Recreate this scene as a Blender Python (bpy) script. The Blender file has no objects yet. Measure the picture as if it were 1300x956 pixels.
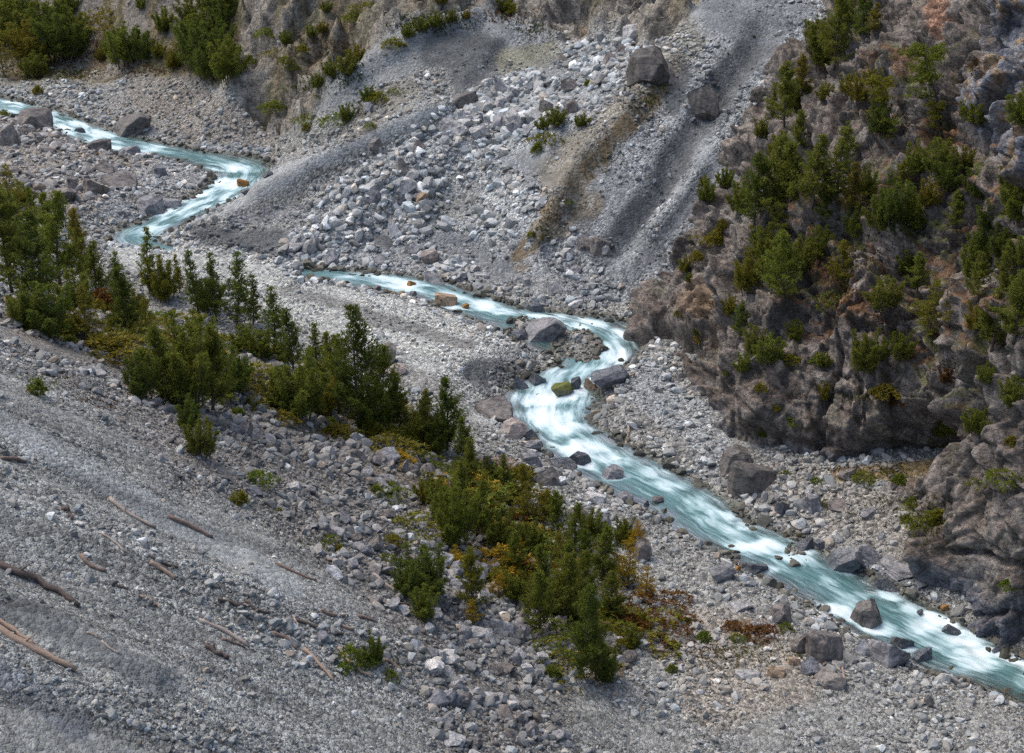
import bpy, math, random, time
import numpy as np
from mathutils import Vector, Matrix, Euler
from mathutils.bvhtree import BVHTree
T0 = time.time()
RNG = np.random.default_rng(7)
random.seed(7)
sc = bpy.context.scene
col = sc.collection

# ------------------------------------------------------------------ camera
CH, PITCH, F = 70.0, math.radians(23.0), 2000.0
cp, sp = math.cos(PITCH), math.sin(PITCH)
cd = bpy.data.cameras.new('camera'); cam = bpy.data.objects.new('camera', cd); col.objects.link(cam)
cam.location = (0, 0, CH); cam.rotation_euler = (math.pi/2-PITCH, 0, 0)
cd.sensor_fit = 'HORIZONTAL'; cd.sensor_width = 36; cd.lens = 36*F/1300
cd.clip_start = 1; cd.clip_end = 2000
sc.camera = cam

def ray(u, v):
    return np.array([(u-650)/F, cp+(478-v)/F*sp, -sp+(478-v)/F*cp])
def at_z(u, v, z):
    d = ray(u, v); return np.array([0, 0, CH])+d*((z-CH)/d[2])
def at_y(u, v, y):
    d = ray(u, v); return np.array([0, 0, CH])+d*(y/d[1])
def pix(x, y, z):
    t = np.maximum(y*cp-(z-CH)*sp, 1e-3)
    return 650+F*x/t, 478-F*(y*sp+(z-CH)*cp)/t, t

# ------------------------------------------------------------------ noise
def _h(ix, iy, iz, s):
    n = (ix.astype(np.int64)*374761393+iy.astype(np.int64)*668265263+iz.astype(np.int64)*2147483647+s*1274126177) & 0x7fffffff
    n = ((n ^ (n >> 13))*1274126177) & 0x7fffffff
    n = ((n ^ (n >> 16))*668265263) & 0x7fffffff
    return ((n ^ (n >> 15)) & 0xffffff)/float(0xffffff)
def vnoise(x, y, z=None, s=0):
    if z is None: z = np.zeros_like(x)
    ix, iy, iz = np.floor(x), np.floor(y), np.floor(z)
    fx, fy, fz = x-ix, y-iy, z-iz
    fx, fy, fz = [q*q*q*(q*(q*6-15)+10) for q in (fx, fy, fz)]
    r = 0
    for a in (0, 1):
        wx = fx if a else 1-fx
        for b in (0, 1):
            wy = fy if b else 1-fy
            for c in (0, 1):
                wz = fz if c else 1-fz
                r = r+wx*wy*wz*_h(ix+a, iy+b, iz+c, s)
    return r*2-1
def fbm(x, y, z=None, o=4, s=0, g=.5):
    r = 0; a = 1.0; f = 1.0; n = 0
    for k in range(o):
        r = r+a*vnoise(x*f+k*17.3, y*f-k*9.1, None if z is None else z*f+k*5.7, s+k); n += a
        a *= g; f *= 2.03
    return r/n
def facets(P, scale, s, tilt=.5, sharp=9.0, gap=False):
    """blocky broken rock: every cell of a jittered lattice is a tilted plane"""
    Q = P/scale; I = np.floor(Q)
    best = None; ws = np.zeros(len(Q)); hs = np.zeros(len(Q))
    D = []; H = []
    for a in (-1, 0, 1):
        for b in (-1, 0, 1):
            for c in (-1, 0, 1):
                J = I+np.array([a, b, c])
                j = [_h(J[:, 0], J[:, 1], J[:, 2], s+k) for k in range(7)]
                S = J+np.stack(j[:3], 1)
                d = Q-S
                D.append(np.sqrt((d*d).sum(1)))
                H.append((j[6]-.5)+tilt*2*((j[3]-.5)*d[:, 0]+(j[4]-.5)*d[:, 1]+(j[5]-.5)*d[:, 2]))
    D = np.array(D); H = np.array(H); m = D.min(0)
    W = np.exp(-sharp*(D-m))
    if gap:
        D.sort(axis=0); return (W*H).sum(0)/W.sum(0), (D[1]-D[0])*scale
    return (W*H).sum(0)/W.sum(0)
def sstep(a, b, x):
    t = np.clip((x-a)/(b-a), 0, 1); return t*t*(3-2*t)
def seg_dist(px, py, pts):
    """distance to a polyline, arclength at the foot, signed side"""
    best = np.full(px.shape, 1e9); arc = np.zeros(px.shape); side = np.zeros(px.shape); L = 0
    for (ax, ay), (bx, by) in zip(pts[:-1], pts[1:]):
        dx, dy = bx-ax, by-ay; l2 = dx*dx+dy*dy+1e-9; l = math.sqrt(l2)
        t = np.clip(((px-ax)*dx+(py-ay)*dy)/l2, 0, 1)
        ex, ey = px-ax-t*dx, py-ay-t*dy
        d = np.sqrt(ex*ex+ey*ey); m = d < best
        best = np.where(m, d, best); arc = np.where(m, L+t*l, arc)
        side = np.where(m, np.sign(dx*ey-dy*ex), side); L += l
    return best, arc, side
def catmull(P, n):
    P = np.asarray(P, float); N = len(P)
    t = np.linspace(0, N-1, n); i = np.minimum(t.astype(int), N-2); f = (t-i)[:, None]
    g = lambda k: P[np.clip(i+k, 0, N-1)]
    sh = f.reshape((-1,)+(1,)*(P.ndim-1))
    p0, p1, p2, p3 = g(-1), g(0), g(1), g(2)
    return .5*((2*p1)+(-p0+p2)*sh+(2*p0-5*p1+4*p2-p3)*sh**2+(-p0+3*p1-3*p2+p3)*sh**3)

# ------------------------------------------------------------------ river line
BANKS = [((-140,128),(-140,108),10.9),((-60,135),(-60,112),10.4),((0,143),(0,126),10),((58,158),(58,137),9.6),((100,179),(110,156),9.2),
 ((150,194),(160,173),8.9),((205,200),(205,183),8.6),((250,209),(255,192),8.4),((290,226),(312,197),8.1),((272,238),(342,212),7.9),
 ((246,248),(334,232),7.7),((216,264),(300,250),7.4),((176,284),(250,276),7.1),((140,302),(205,296),6.8),((152,316),(222,305),6.5),
 ((228,328),(262,315),6.2),((325,346),(335,331),5.8),((395,357),(395,338),5.4),((430,360),(430,342),5.3),((480,371),(482,345),5.1),
 ((530,379),(540,352),4.9),((560,390),(575,360),4.7),((600,408),(615,373),4.4),((640,420),(660,389),4.2),((680,438),(712,397),4.0),
 ((697,455),(770,402),3.85),((700,463),(806,425),3.6),((688,472),(800,455),3.3),((663,486),(772,478),2.75),((643,506),(765,497),2.4),
 ((643,527),(755,522),2.2),((662,547),(750,540),2.0),((690,570),(778,555),1.9),((718,597),(820,578),1.7),((755,622),(870,600),1.5),
 ((812,644),(915,626),1.3),((855,674),(962,665),1.1),((898,698),(1005,680),.95),((950,726),(1058,706),.8),((1005,760),(1120,738),.6),
 ((1070,803),(1200,775),.4),((1155,845),(1262,808),.1),((1240,872),(1325,840),0),((1360,930),(1440,880),-.4),((1500,1010),(1600,950),-.9)]
L_ = np.array([at_z(a[0], a[1], z) for a, b, z in BANKS]); R_ = np.array([at_z(b[0], b[1], z) for a, b, z in BANKS])
NR = 1500
Lc, Rc = catmull(L_, NR), catmull(R_, NR)
RC = (Lc+Rc)/2
for _c in (0, 1): RC[:, _c] = np.convolve(np.pad(RC[:, _c], 22, mode='edge'), np.hanning(47)[1:-1]/np.hanning(47).sum(), 'valid')
RW = np.linalg.norm((Lc-Rc)[:, :2], axis=1)/2
RZ = np.interp(np.linspace(0, 1, NR), np.linspace(0, 1, len(BANKS)), [b[2] for b in BANKS])
RS = np.concatenate([[0], np.cumsum(np.linalg.norm(np.diff(RC[:, :2], axis=0), axis=1))])
# use the true perpendicular half width (banks are not paired squarely)
tang = np.gradient(RC[:, :2], axis=0); tang /= np.linalg.norm(tang, axis=1)[:, None]+1e-9
k_ = np.ones(15)/15
for c in (0, 1): tang[:, c] = np.convolve(np.pad(tang[:, c], 7, mode='edge'), k_, 'valid')
tang /= np.linalg.norm(tang, axis=1)[:, None]
nrm = np.stack([-tang[:, 1], tang[:, 0]], 1)
RW = np.abs(((Lc-Rc)[:, :2]*nrm).sum(1))/2
RW = np.maximum(RW, 1.3); _q = lambda f: int(NR*f/(len(BANKS)-1)); RW[_q(8):_q(13.3)] *= 1.4; RW[:_q(8)] *= 1.15; RW[_q(23):_q(33)] *= 1.14; RW[int(NR*14/(len(BANKS)-1)):int(NR*16.6/(len(BANKS)-1))] = 1.3; RW = np.convolve(np.pad(RW, 12, mode='edge'), np.ones(25)/25, 'valid')
RCs = RC[::4, :2]; RWs = RW[::4]; RZs = RZ[::4]
_i0, _i1 = int(NR*13.5/(len(BANKS)-1)), int(NR*17.5/(len(BANKS)-1))
_o = np.argsort(RC[_i0:_i1, 0])
def RCY(x): return np.interp(x, RC[_i0:_i1, 0][_o], RC[_i0:_i1, 1][_o])
def river(x, y):
    """distance from the centre line, half width, water level"""
    d = np.full(x.shape, 1e9); idx = np.zeros(x.shape, int)
    for k in range(len(RCs)):
        q = (x-RCs[k, 0])**2+(y-RCs[k, 1])**2
        m = q < d; d[m] = q[m]; idx[m] = k
    return np.sqrt(d), RWs[idx], RZs[idx]

# ------------------------------------------------------------------ terrain height
CTRL = [(800,866,2.2),(1000,850,1.6),(860,720,2.2),(900,770,2.0),(1000,800,1.5),(1100,866,1.1),(700,640,3.2),(760,700,2.6),(640,570,3.6),
 (560,480,5.0),(450,420,6.0),(300,370,7.2),(200,335,7.6),(380,375,6.5),(640,440,5.2),(620,490,4.2),(520,440,5.6),(250,350,7.6),(330,362,7.0),
 (100,300,9),(0,230,10.5),(60,200,10.4),(150,230,9),(0,170,11),(250,228,8.8),(120,210,9.6),(0,100,11.8),(100,110,11.4),(200,160,9.6),
 (300,180,9.2),(330,190,9.2),(400,205,10.5),(250,135,10.8),
 (190,303,7.2),(238,290,8.0),(275,276,8.7),(362,234,11.8),(450,185,15.4),(540,150,18.4),(400,330,6.6),(300,305,7.6),(340,292,8.3),
 (700,150,19.6),(600,250,10.7),(500,280,9),(450,240,12.2),(600,320,6.6),(700,310,8.7),(650,200,15.6),(520,220,13.6),(400,270,10),
 (720,385,4.3),(800,395,4.4),(640,372,4.8),(500,338,5.9),(560,345,5.2),
 (850,520,2.9),(900,570,2.5),(960,600,2.8),(1050,620,3.2),(1150,640,3.8),(1100,680,1.8),(1180,720,1.9),(1150,600,4.8),(820,480,3.1),(1000,640,2.1)]
CTRLY = [(300,110,243),(340,150,238),(330,60,250),(250,60,262),(350,0,256),(150,60,277),(150,0,286),(50,40,290),(0,0,300),(240,0,272),
 (430,118,226),(525,45,233),(620,25,236),(560,120,219),(650,85,226),(500,100,224),(430,0,252),(500,12,247),(600,0,242),(760,40,234),(860,30,236),(700,0,242),
 (380,190,214),(850,80,212),(780,150,200),(700,260,189),(690,330,184),(740,210,194),(900,100,207),(840,250,188),(780,350,180),(850,330,181),(960,60,211),
 (1000,0,218),(900,0,224),(1040,20,214),(900,180,196),(820,180,196),(930,180,197),(750,80,222),(800,50,226)]
WORLD = [(60,150,6),(80,120,5),(100,200,18),(60,185,14),(75,230,34),(120,150,8),(110,260,45),(0,300,70),(-60,310,60),(-120,330,45),(60,300,75),
 (-200,330,40),(-160,220,16),(130,320,80),(0,345,95),(-110,380,80),(20,400,120),(-220,400,80),(-110,190,12),(60,80,-.5),(90,90,2),(30,60,0),(160,60,5),(-20,270,48),(-60,285,42),(30,265,52)]
CP = [at_z(*c) for c in CTRL]+[at_y(*c) for c in CTRLY]+[np.array(w, float) for w in WORLD]
CP = np.array(CP)
def _solve():
    n = len(CP); X = CP[:, :2]/50
    r = np.sqrt(((X[:, None]-X[None])**2).sum(2)+.0036)
    A = np.zeros((n+3, n+3)); A[:n, :n] = r-np.eye(n)*.004; A[:n, n] = 1; A[:n, n+1:] = X; A[n:, :n] = A[:n, n:].T
    return np.linalg.solve(A, np.concatenate([CP[:, 2], [0, 0, 0]]))
CW = _solve()
def rbf(x, y):
    n = len(CP); X = x/50; Y = y/50; r = CW[n]+CW[n+1]*X+CW[n+2]*Y
    for k in range(n): r = r+CW[k]*np.sqrt((X-CP[k, 0]/50)**2+(Y-CP[k, 1]/50)**2+.0036)
    return r
TOE = [(16,20),(13,60)]+[tuple(at_z(u, v, z)[:2]) for u, v, z in ((745,866,3),(680,740,3.3),(600,625,3.8),(490,540,4.6),(400,480,5.4),(250,410,6.8),(90,335,9),(-60,295,11),(-260,250,14))]
FOOTU = [-400,0,100,200,255,300,345,385,425,470,520,600,650,700,760,830,870,900,1400]
FOOTV = [110,104,108,96,104,125,172,160,112,80,42,20,22,50,62,58,30,-20,-300]
_F = {'cavity': 0}
def terrain(x, y):
    base = rbf(x, y)
    d, arc, side = seg_dist(x, y, TOE)
    sd = np.where(side > 0, d, -d)              # positive up the scree
    zt = np.interp(arc, [0, 90, 120, 160, 200, 260, 400], [2.6, 3.0, 3.8, 5.0, 7.5, 11, 15])
    scr = zt+.56*sd-.3+1.1*fbm(arc/16, d/40, o=3, s=3)*sstep(0, 14, d)
    k = 1.2; m = np.maximum(base, scr)
    h = m+np.log(np.exp(-(m-base)/k)+np.exp(-(m-scr)/k))*k-.0
    h = np.where(sd > -12, h, base)
    scree = sstep(-.5, 1.5, scr-base)*(sd > -12)
    u, v, t = pix(x, y, h)
    wob = 7*fbm(x/7, y/7, o=3, s=11)
    rock = sstep(-4, 10, np.interp(u, FOOTU, FOOTV)+wob-v)*(1-scree)
    # general undulation and stony roughness
    h = h+.55*fbm(x/11, y/11, o=4, s=21)+.16*fbm(x/1.6, y/1.6, o=3, s=31)*(1-.5*scree)
    P = np.stack([x, y, h*0], 1)
    mk = rock > .01
    if mk.any():
        Pm = np.stack([x, y, h*.7], 1)[mk]
        W = Pm+np.stack([fbm(Pm[:, 0]/6, Pm[:, 1]/6, o=2, s=k+40) for k in range(3)], 1)*1.6
        e = 4.4*facets(W*np.array([1.5, .8, 1]), 9, 51, .9, 35)+2.5*facets(W*np.array([1.3, .8, 1]), 3.6, 61, 1.0, 40)+1.2*facets(W, 1.5, 71, 1.0, 28)
        ridge = 1-np.abs(fbm(Pm[:, 0]/7+.3*Pm[:, 1]/7, Pm[:, 1]/22, o=4, s=75))*3
        lf = sstep(270, 330, u[mk])*.85+.15      # the wooded slope far left is softer
        h[mk] += rock[mk]*((e+1.6*ridge-.6)*lf+.3*fbm(Pm[:, 0]/.9, Pm[:, 1]/.9, o=2, s=81))
    # gullies running down the talus
    tal = (1-rock)*(1-scree)*sstep(560, 640, u)*sstep(395, 330, v)
    h = h+tal*.55*fbm((x+y*.55)/3.6, (y-x*.5)/26, o=4, s=91)
    for pts, w, amt in (([(330,256),(395,218),(470,178),(565,141)],12,1.9),([(300,288),(400,236),(480,196),(560,158)],9,-.9),([(855,80),(790,150),(730,220),(690,300)],15,1.7),([(975,30),(900,135),(835,240),(790,310)],17,-1.5),
        ([(1035,35),(960,125),(880,230),(825,300)],8,.8),([(700,320),(690,230),(720,170)],10,-.8),([(455,320),(520,240),(640,160)],8,-.7),([(640,330),(590,290),(560,300)],12,.7),
        ([(420,122),(470,84),(520,52),(600,24)],11,1.6),([(640,60),(600,110)],10,-.7),([(250,300),(340,318),(420,325)],9,.5),
        ([(-60,520),(0,560),(150,640),(300,715)],16,-.6),([(-100,690),(0,745),(100,800),(200,860)],14,.5),([(-100,740),(0,790),(120,860)],14,-.5),
        ([(340,380),(470,415),(600,470)],7,-.45),([(600,470),(668,478)],11,-.7)):
        dd_, _, _ = seg_dist(u+6*wob/7, v+3*wob/7, pts); h = h+amt*sstep(1.5, .1, dd_/w)
    # river bed
    rd, rw, rz = river(x, y)
    e = rd-rw+.5*fbm(x/2.2, y/2.2, o=3, s=101)
    bank = rz+.12+.22*np.maximum(e, 0)
    h2 = np.where(e > 0, bank+(np.maximum(h, rz+.25)-bank)*sstep(.4, 5.5, e), rz-.8*np.clip(-e/3.0, 0, 1)**.9+.12*np.clip(1+e, 0, 1))
    uc, vc, _ = pix(x, y, rz)
    mk2 = sstep(205, 235, uc)*sstep(392, 372, uc)*sstep(288, 300, vc)*(vc < np.interp(uc, [200, 260, 330, 395], [345, 350, 362, 380]))
    near = sstep(-.3, .3, RCY(x)-y)
    h2 = np.maximum(h2, np.where(e > -.6, rz+2.0*sstep(-.6, .9, e)-.12*np.maximum(e-1, 0), -99)*1.0*(mk2*near > .5)+(-99)*(mk2*near <= .5))
    h2 = h2+.14*fbm(x/.8, y/.8, o=2, s=111)*(e > -1.5)
    h = np.where(e < 6, h2, h)
    for bu, bv, rr, top in ISLES:
        c = at_z(bu, bv, 3.8 if bv < 470 else 1.0)
        q = np.sqrt((x-c[0])**2+((y-c[1])*.55)**2)/rr*(1+.5*fbm(x/1.7, y/1.7, o=3, s=7))
        hi = rz+top*(1-q*q)+.22*fbm(x/.7, y/.7, o=2, s=5)
        e = np.where((q < 1.15) & (hi > rz-.05), np.maximum(e, .5*(1-q)), e)
        h = np.where(q < 1.4, np.maximum(h, hi), h)
    return h, dict(scree=scree, rock=rock, tal=tal, e=e, arc=arc, sd=sd, rz=rz)
ISLES = [(733,437,2.6,.42),(668,420,1.8,.35),(1010,705,1.0,.12)]

# ------------------------------------------------------------------ surface zones (colour, stone cover, stone size), by place on the ground
PALE = (.35,.35,.345); FAN = (.26,.265,.275); DARK = (.08,.083,.09); SCREE = (.205,.203,.20); COARSE = (.15,.136,.127)
BROWN = (.165,.14,.11); RUST = (.15,.108,.065); BEACH = (.22,.21,.205); OLIVE = (.105,.10,.035); BLUE = (.20,.21,.225); BED = (.085,.08,.045); WARM = (.26,.225,.20)
STROKES = [ # points, half width px, colour, cover, size
 ([(0,180),(150,215),(60,240),(0,250)],45,(.21,.185,.17),.9,1.5),
 ([(180,110),(300,160),(330,190),(240,170)],30,(.20,.18,.165),.8,1.0),
 ([(260,190),(330,200)],14,BLUE,.8,.8),
 ([(150,235),(260,215)],16,(.24,.24,.25),.9,.9),
 ([(140,265),(190,285)],16,BLUE,.5,.7),
 ([(160,318),(380,350),(560,410),(620,440)],26,PALE,.55,.6),
 ([(330,370),(470,410),(590,470),(620,520)],26,PALE,.6,.65),
 ([(355,372),(480,405),(590,440)],7,(.16,.155,.155),.3,.6),
 ([(600,478),(668,480)],20,DARK,.15,.6),
 ([(610,500),(640,540)],12,(.16,.16,.17),.3,.7),
 ([(265,300),(340,305),(420,315)],16,DARK,.2,.7),
 ([(200,290),(300,255),(380,212),(470,180),(560,145)],10,(.27,.275,.285),.08,.5),
 ([(300,275),(420,265)],12,(.17,.17,.185),.6,1.0),
 ([(420,120),(520,60),(620,35)],28,(.20,.205,.215),.15,.6),
 ([(560,60),(620,70),(600,100)],26,DARK,.1,.7),
 ([(440,170),(520,110)],16,(.19,.175,.16),.6,1.0),
 ([(640,75),(700,65)],14,(.20,.19,.15),.3,.6),
 ([(690,90),(760,55)],10,DARK,.3,.7),
 ([(400,320),(470,260),(560,200),(620,150),(720,110),(790,75)],44,FAN,1.2,2.1),
 ([(460,320),(600,310),(660,240)],34,FAN,1.2,1.8),
 ([(600,130),(660,150)],16,FAN,1,2.6),
 ([(550,300),(610,330),(640,345)],13,(.17,.175,.19),.2,.6),
 ([(480,300),(490,305)],10,DARK,.2,.8),
 ([(660,210),(700,250)],14,(.17,.175,.19),.2,.6),
 ([(850,85),(770,165),(700,230)],28,(.19,.17,.145),.55,1.0),
 ([(850,110),(760,200),(690,270)],13,RUST,.2,.7),
 ([(690,270),(675,300),(660,330)],14,RUST,.15,.6),
 ([(720,235),(700,285),(740,260)],22,BROWN,.3,.7),
 ([(980,40),(900,140),(830,240),(770,320)],20,DARK,.18,.8),
 ([(930,0),(990,30)],40,(.14,.145,.16),.25,.8),
 ([(870,100),(850,140)],10,DARK,.1,.6),
 ([(1035,40),(960,130),(880,230),(820,300)],12,(.30,.30,.31),.8,1.0),
 ([(1010,40),(930,150),(840,280),(780,340)],7,BLUE,.6,.8),
 ([(900,220),(850,300),(810,350)],9,(.13,.135,.15),.25,.7),
 ([(850,0),(880,60)],24,(.22,.21,.19),.6,1.0),
 ([(700,320),(800,370),(740,370)],20,(.19,.195,.21),.8,1.2),
 # near scree
 ([(-60,500),(0,545),(150,625),(300,705),(360,745)],17,(.235,.24,.245),.10,.5),
 ([(-60,470),(60,530),(200,610),(320,680)],15,(.21,.205,.20),.3,.55),
 ([(-100,700),(0,765),(100,815),(210,870)],17,(.12,.122,.126),.28,.6),
 ([(-100,800),(0,860),(100,920)],20,(.13,.135,.15),.3,.6),
 ([(0,600),(100,680),(300,780),(420,850)],40,SCREE,.75,.95),
 ([(380,560),(470,650),(600,800),(640,900)],90,COARSE,1,1.75),
 ([(250,520),(340,600),(460,680)],60,COARSE,1,1.35),
 ([(30,420),(160,500),(250,590)],40,(.18,.165,.16),.9,.95),
 # tree band and banks
 ([(40,400),(200,450),(420,530),(580,640),(700,760),(770,840)],34,(.15,.125,.10),.7,1.5),
 ([(620,650),(740,760),(780,830)],30,(.16,.115,.07),.5,1.5),
 ([(590,600),(640,600)],14,(.2,.14,.10),.4,.9),
 ([(740,640),(820,720),(900,800)],22,(.27,.265,.26),.7,.9),
 ([(860,800),(1000,850),(900,880)],46,(.235,.205,.18),.8,1.1),
 ([(925,800),(950,797)],8,(.19,.13,.085),.5,.8),
 ([(1000,620),(1100,660),(1170,690)],42,(.225,.205,.19),.85,1.05),
 ([(1170,600),(1190,680),(1130,600)],15,OLIVE,.3,.9),
 ([(1060,600),(1180,590)],9,(.17,.12,.06),.3,.8),
 ([(820,490),(880,540),(900,580)],26,(.23,.235,.25),.95,1.2),
 ([(1080,720),(1170,740)],12,(.15,.16,.18),.5,1.2),
]
def stroke(u, v, pts, w):
    d, _, _ = seg_dist(u, v, pts); return sstep(1.25, .7, d/w)
def zones(x, y, h, info):
    u, v, t = pix(x, y, h)
    n = len(x); c = np.tile(np.array([.22, .215, .21]), (n, 1)); dens = np.full(n, .7); size = np.ones(n)
    def mixin(m, cc, dd, ss):
        nonlocal c, dens, size
        c = c+(np.array(cc)-c)*m[:, None]; dens = dens+(dd-dens)*m; size = size+(ss-size)*m
    mixin(info['scree'], SCREE, .6, .75)
    mixin(info['tal'], (.22,.225,.24), .6, 1.0)
    wu = u+9*fbm(x/5, y/5, o=3, s=201)+14*fbm(x/16, y/16, o=2, s=205); wv = v+6*fbm(x/5, y/5, o=3, s=211)+7*fbm(x/16, y/16, o=2, s=215)
    nz = fbm(x/1.1, y/1.1, o=3, s=221)
    for pts, w, cc, dd, ss in STROKES:
        mk = stroke(wu, wv, pts, w)
        if cc in (RUST, BROWN): mk = mk*sstep(-.7, .15, nz+.6*fbm((x+y*.55)/1.4, (y-x*.5)/7, o=3, s=225))
        mixin(np.clip(mk*(1+.5*nz), 0, 1)*.92, cc, dd, ss)
    so_ = fbm(info['arc']/2.6, info['sd']/16, o=4, s=291)*info['scree']+fbm((x+y*.55)/2.6, (y-x*.5)/16, o=4, s=295)*info['tal']
    so_ = so_+(1-info['scree'])*(1-info['tal'])*.8*fbm(x/5, y/7, o=4, s=299)
    dens = np.clip(dens*(1+1.1*so_), 0, 1); size = size*(1+.8*so_)
    # down-slope streaks
    st = fbm(info['arc']/1.7, info['sd']/30, o=4, s=231)
    c = c*(1+info['scree']*.35*st)[:, None]
    c = c*(1+info['scree']*.30*fbm(info['arc']/.55, info['sd']/14, o=3, s=235))[:, None]
    st = fbm((x+y*.55)/1.6, (y-x*.5)/24, o=4, s=241)
    c = c*(1+info['tal']*.38*st)[:, None]
    # rock and plant-covered slopes beyond
    rk = info['rock']; far = sstep(330, 240, u)
    rcol = np.array([.195, .172, .152])*(1+.4*fbm(x/3, y/3, h/3, o=4, s=251))[:, None]
    rcol = rcol+(np.array([.24, .22, .20])-rcol)*sstep(.15, .4, fbm(x/5, y/5, h/5, o=3, s=257))[:, None]*.5
    veg = sstep(-.02, .16, fbm(x/6, y/9, o=4, s=261)-.05+.2*far)*np.clip(.55+.45*far+sstep(470,430,u)*.25, 0, 1)
    vcol = np.array([.10, .085, .028])+(np.array([.13, .085, .04])-np.array([.10, .085, .028]))*sstep(-.1, .3, fbm(x/2, y/2, o=3, s=271))[:, None]
    rcol = rcol+(vcol-rcol)*(veg*.75)[:, None]
    c = c+(rcol-c)*rk[:, None]; dens = dens*(1-rk)+.05*rk; size = size*(1-rk)+1.0*rk
    # river bed and wet margin
    e = info['e']
    wet = sstep(.9, -.1, e)
    c = c+(np.array([.12, .115, .10])-c)*(wet*.7)[:, None]
    bed = sstep(-.3, -1.6, e); c = c+(np.array(BED)-c)*bed[:, None]
    c = c*(1+.14*fbm(x/.5, y/.5, o=2, s=281))[:, None]
    dens = dens*(1-bed*.6); dens = np.where((e > -2.4) & (e <= -1.6), np.maximum(dens, .30), dens); dens = np.where((e > -1.6) & (e < 2.5) & (rk < .3), np.maximum(dens, .9), dens); size = np.where((e > -2.2) & (e < 2.5), np.maximum(size, 1.3), size)
    return np.clip(c*np.array([.985, 1.01, .965]), .01, .8), dens, size

# ------------------------------------------------------------------ mesh helpers
def new_mesh(name, V, Fc, color=None, smooth=True, attrs=None, uv=None, alpha=None):
    me = bpy.data.meshes.new(name); V = np.ascontiguousarray(V, np.float32); Fc = np.ascontiguousarray(Fc, np.int32)
    n, k = Fc.shape
    me.vertices.add(len(V)); me.vertices.foreach_set('co', V.ravel())
    me.loops.add(n*k); me.loops.foreach_set('vertex_index', Fc.ravel())
    me.polygons.add(n); me.polygons.foreach_set('loop_start', np.arange(0, n*k, k, dtype=np.int32))
    me.polygons.foreach_set('use_smooth', np.full(n, smooth))
    me.update(calc_edges=True)
    if color is not None:
        a = me.color_attributes.new('tone', 'FLOAT_COLOR', 'POINT')
        a.data.foreach_set('color', np.concatenate([color, np.ones((len(V), 1)) if alpha is None else alpha[:, None]], 1).astype(np.float32).ravel())
    for nm, arr in (attrs or {}).items():
        a = me.attributes.new(nm, 'FLOAT', 'POINT'); a.data.foreach_set('value', np.asarray(arr, np.float32))
    if uv is not None:
        l = me.uv_layers.new(name='flow'); l.data.foreach_set('uv', np.asarray(uv, np.float32)[Fc.ravel()].ravel())
    return me
def grid_faces(nr, nc):
    i = np.arange(nr*nc).reshape(nr, nc)
    return np.stack([i[:-1, :-1], i[:-1, 1:], i[1:, 1:], i[1:, :-1]], -1).reshape(-1, 4)
def link(name, me, mat=None, parent=None, **kw):
    o = bpy.data.objects.new(name, me); col.objects.link(o)
    if mat and me and not me.materials: me.materials.append(mat)
    if parent: o.parent = parent
    for k, v in kw.items():
        if v: o[k] = v
    return o
def subset(name, V, Fc, keep, C, mat, **kw):
    f = Fc[keep]; ids, inv = np.unique(f.ravel(), return_inverse=True)
    return link(name, new_mesh(name, V[ids], inv.reshape(f.shape), C[ids], alpha=np.clip(gdens[ids], 0, 1)), mat, **kw)

# ------------------------------------------------------------------ materials
def nt(name):
    m = bpy.data.materials.new(name); m.use_nodes = True; n = m.node_tree; n.nodes.clear(); return m, n
class G:
    def __init__(s, n): s.n = n
    def __call__(s, typ, ins=None, **p):
        o = s.n.nodes.new(typ)
        for k, v in p.items(): setattr(o, k, v)
        for k, v in (ins or {}).items():
            if isinstance(v, bpy.types.NodeSocket): s.n.links.new(v, o.inputs[k])
            else: o.inputs[k].default_value = v
        return o
    def math(s, op, a, b=None, c=None):
        d = {0: a}
        if b is not None: d[1] = b
        if c is not None: d[2] = c
        return s('ShaderNodeMath', d, operation=op).outputs[0]
    def mr(s, v, a, b, c, d): return s('ShaderNodeMapRange', {0: v, 1: a, 2: b, 3: c, 4: d}).outputs[0]
    def mix(s, f, a, b, blend='MIX'):
        o = s.n.nodes.new('ShaderNodeMix'); o.data_type = 'RGBA'; o.blend_type = blend
        for k, v in ((0, f), (6, a), (7, b)):
            if isinstance(v, bpy.types.NodeSocket): s.n.links.new(v, o.inputs[k])
            else: o.inputs[k].default_value = v if k == 0 else (tuple(v)+(1,))[:4]
        return o.outputs[2]
    def scale(s, c, f):  # colour times scalar
        o = s.n.nodes.new('ShaderNodeVectorMath'); o.operation = 'SCALE'
        s.n.links.new(c, o.inputs[0]); s.n.links.new(f, o.inputs[3]); return o.outputs[0]
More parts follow.
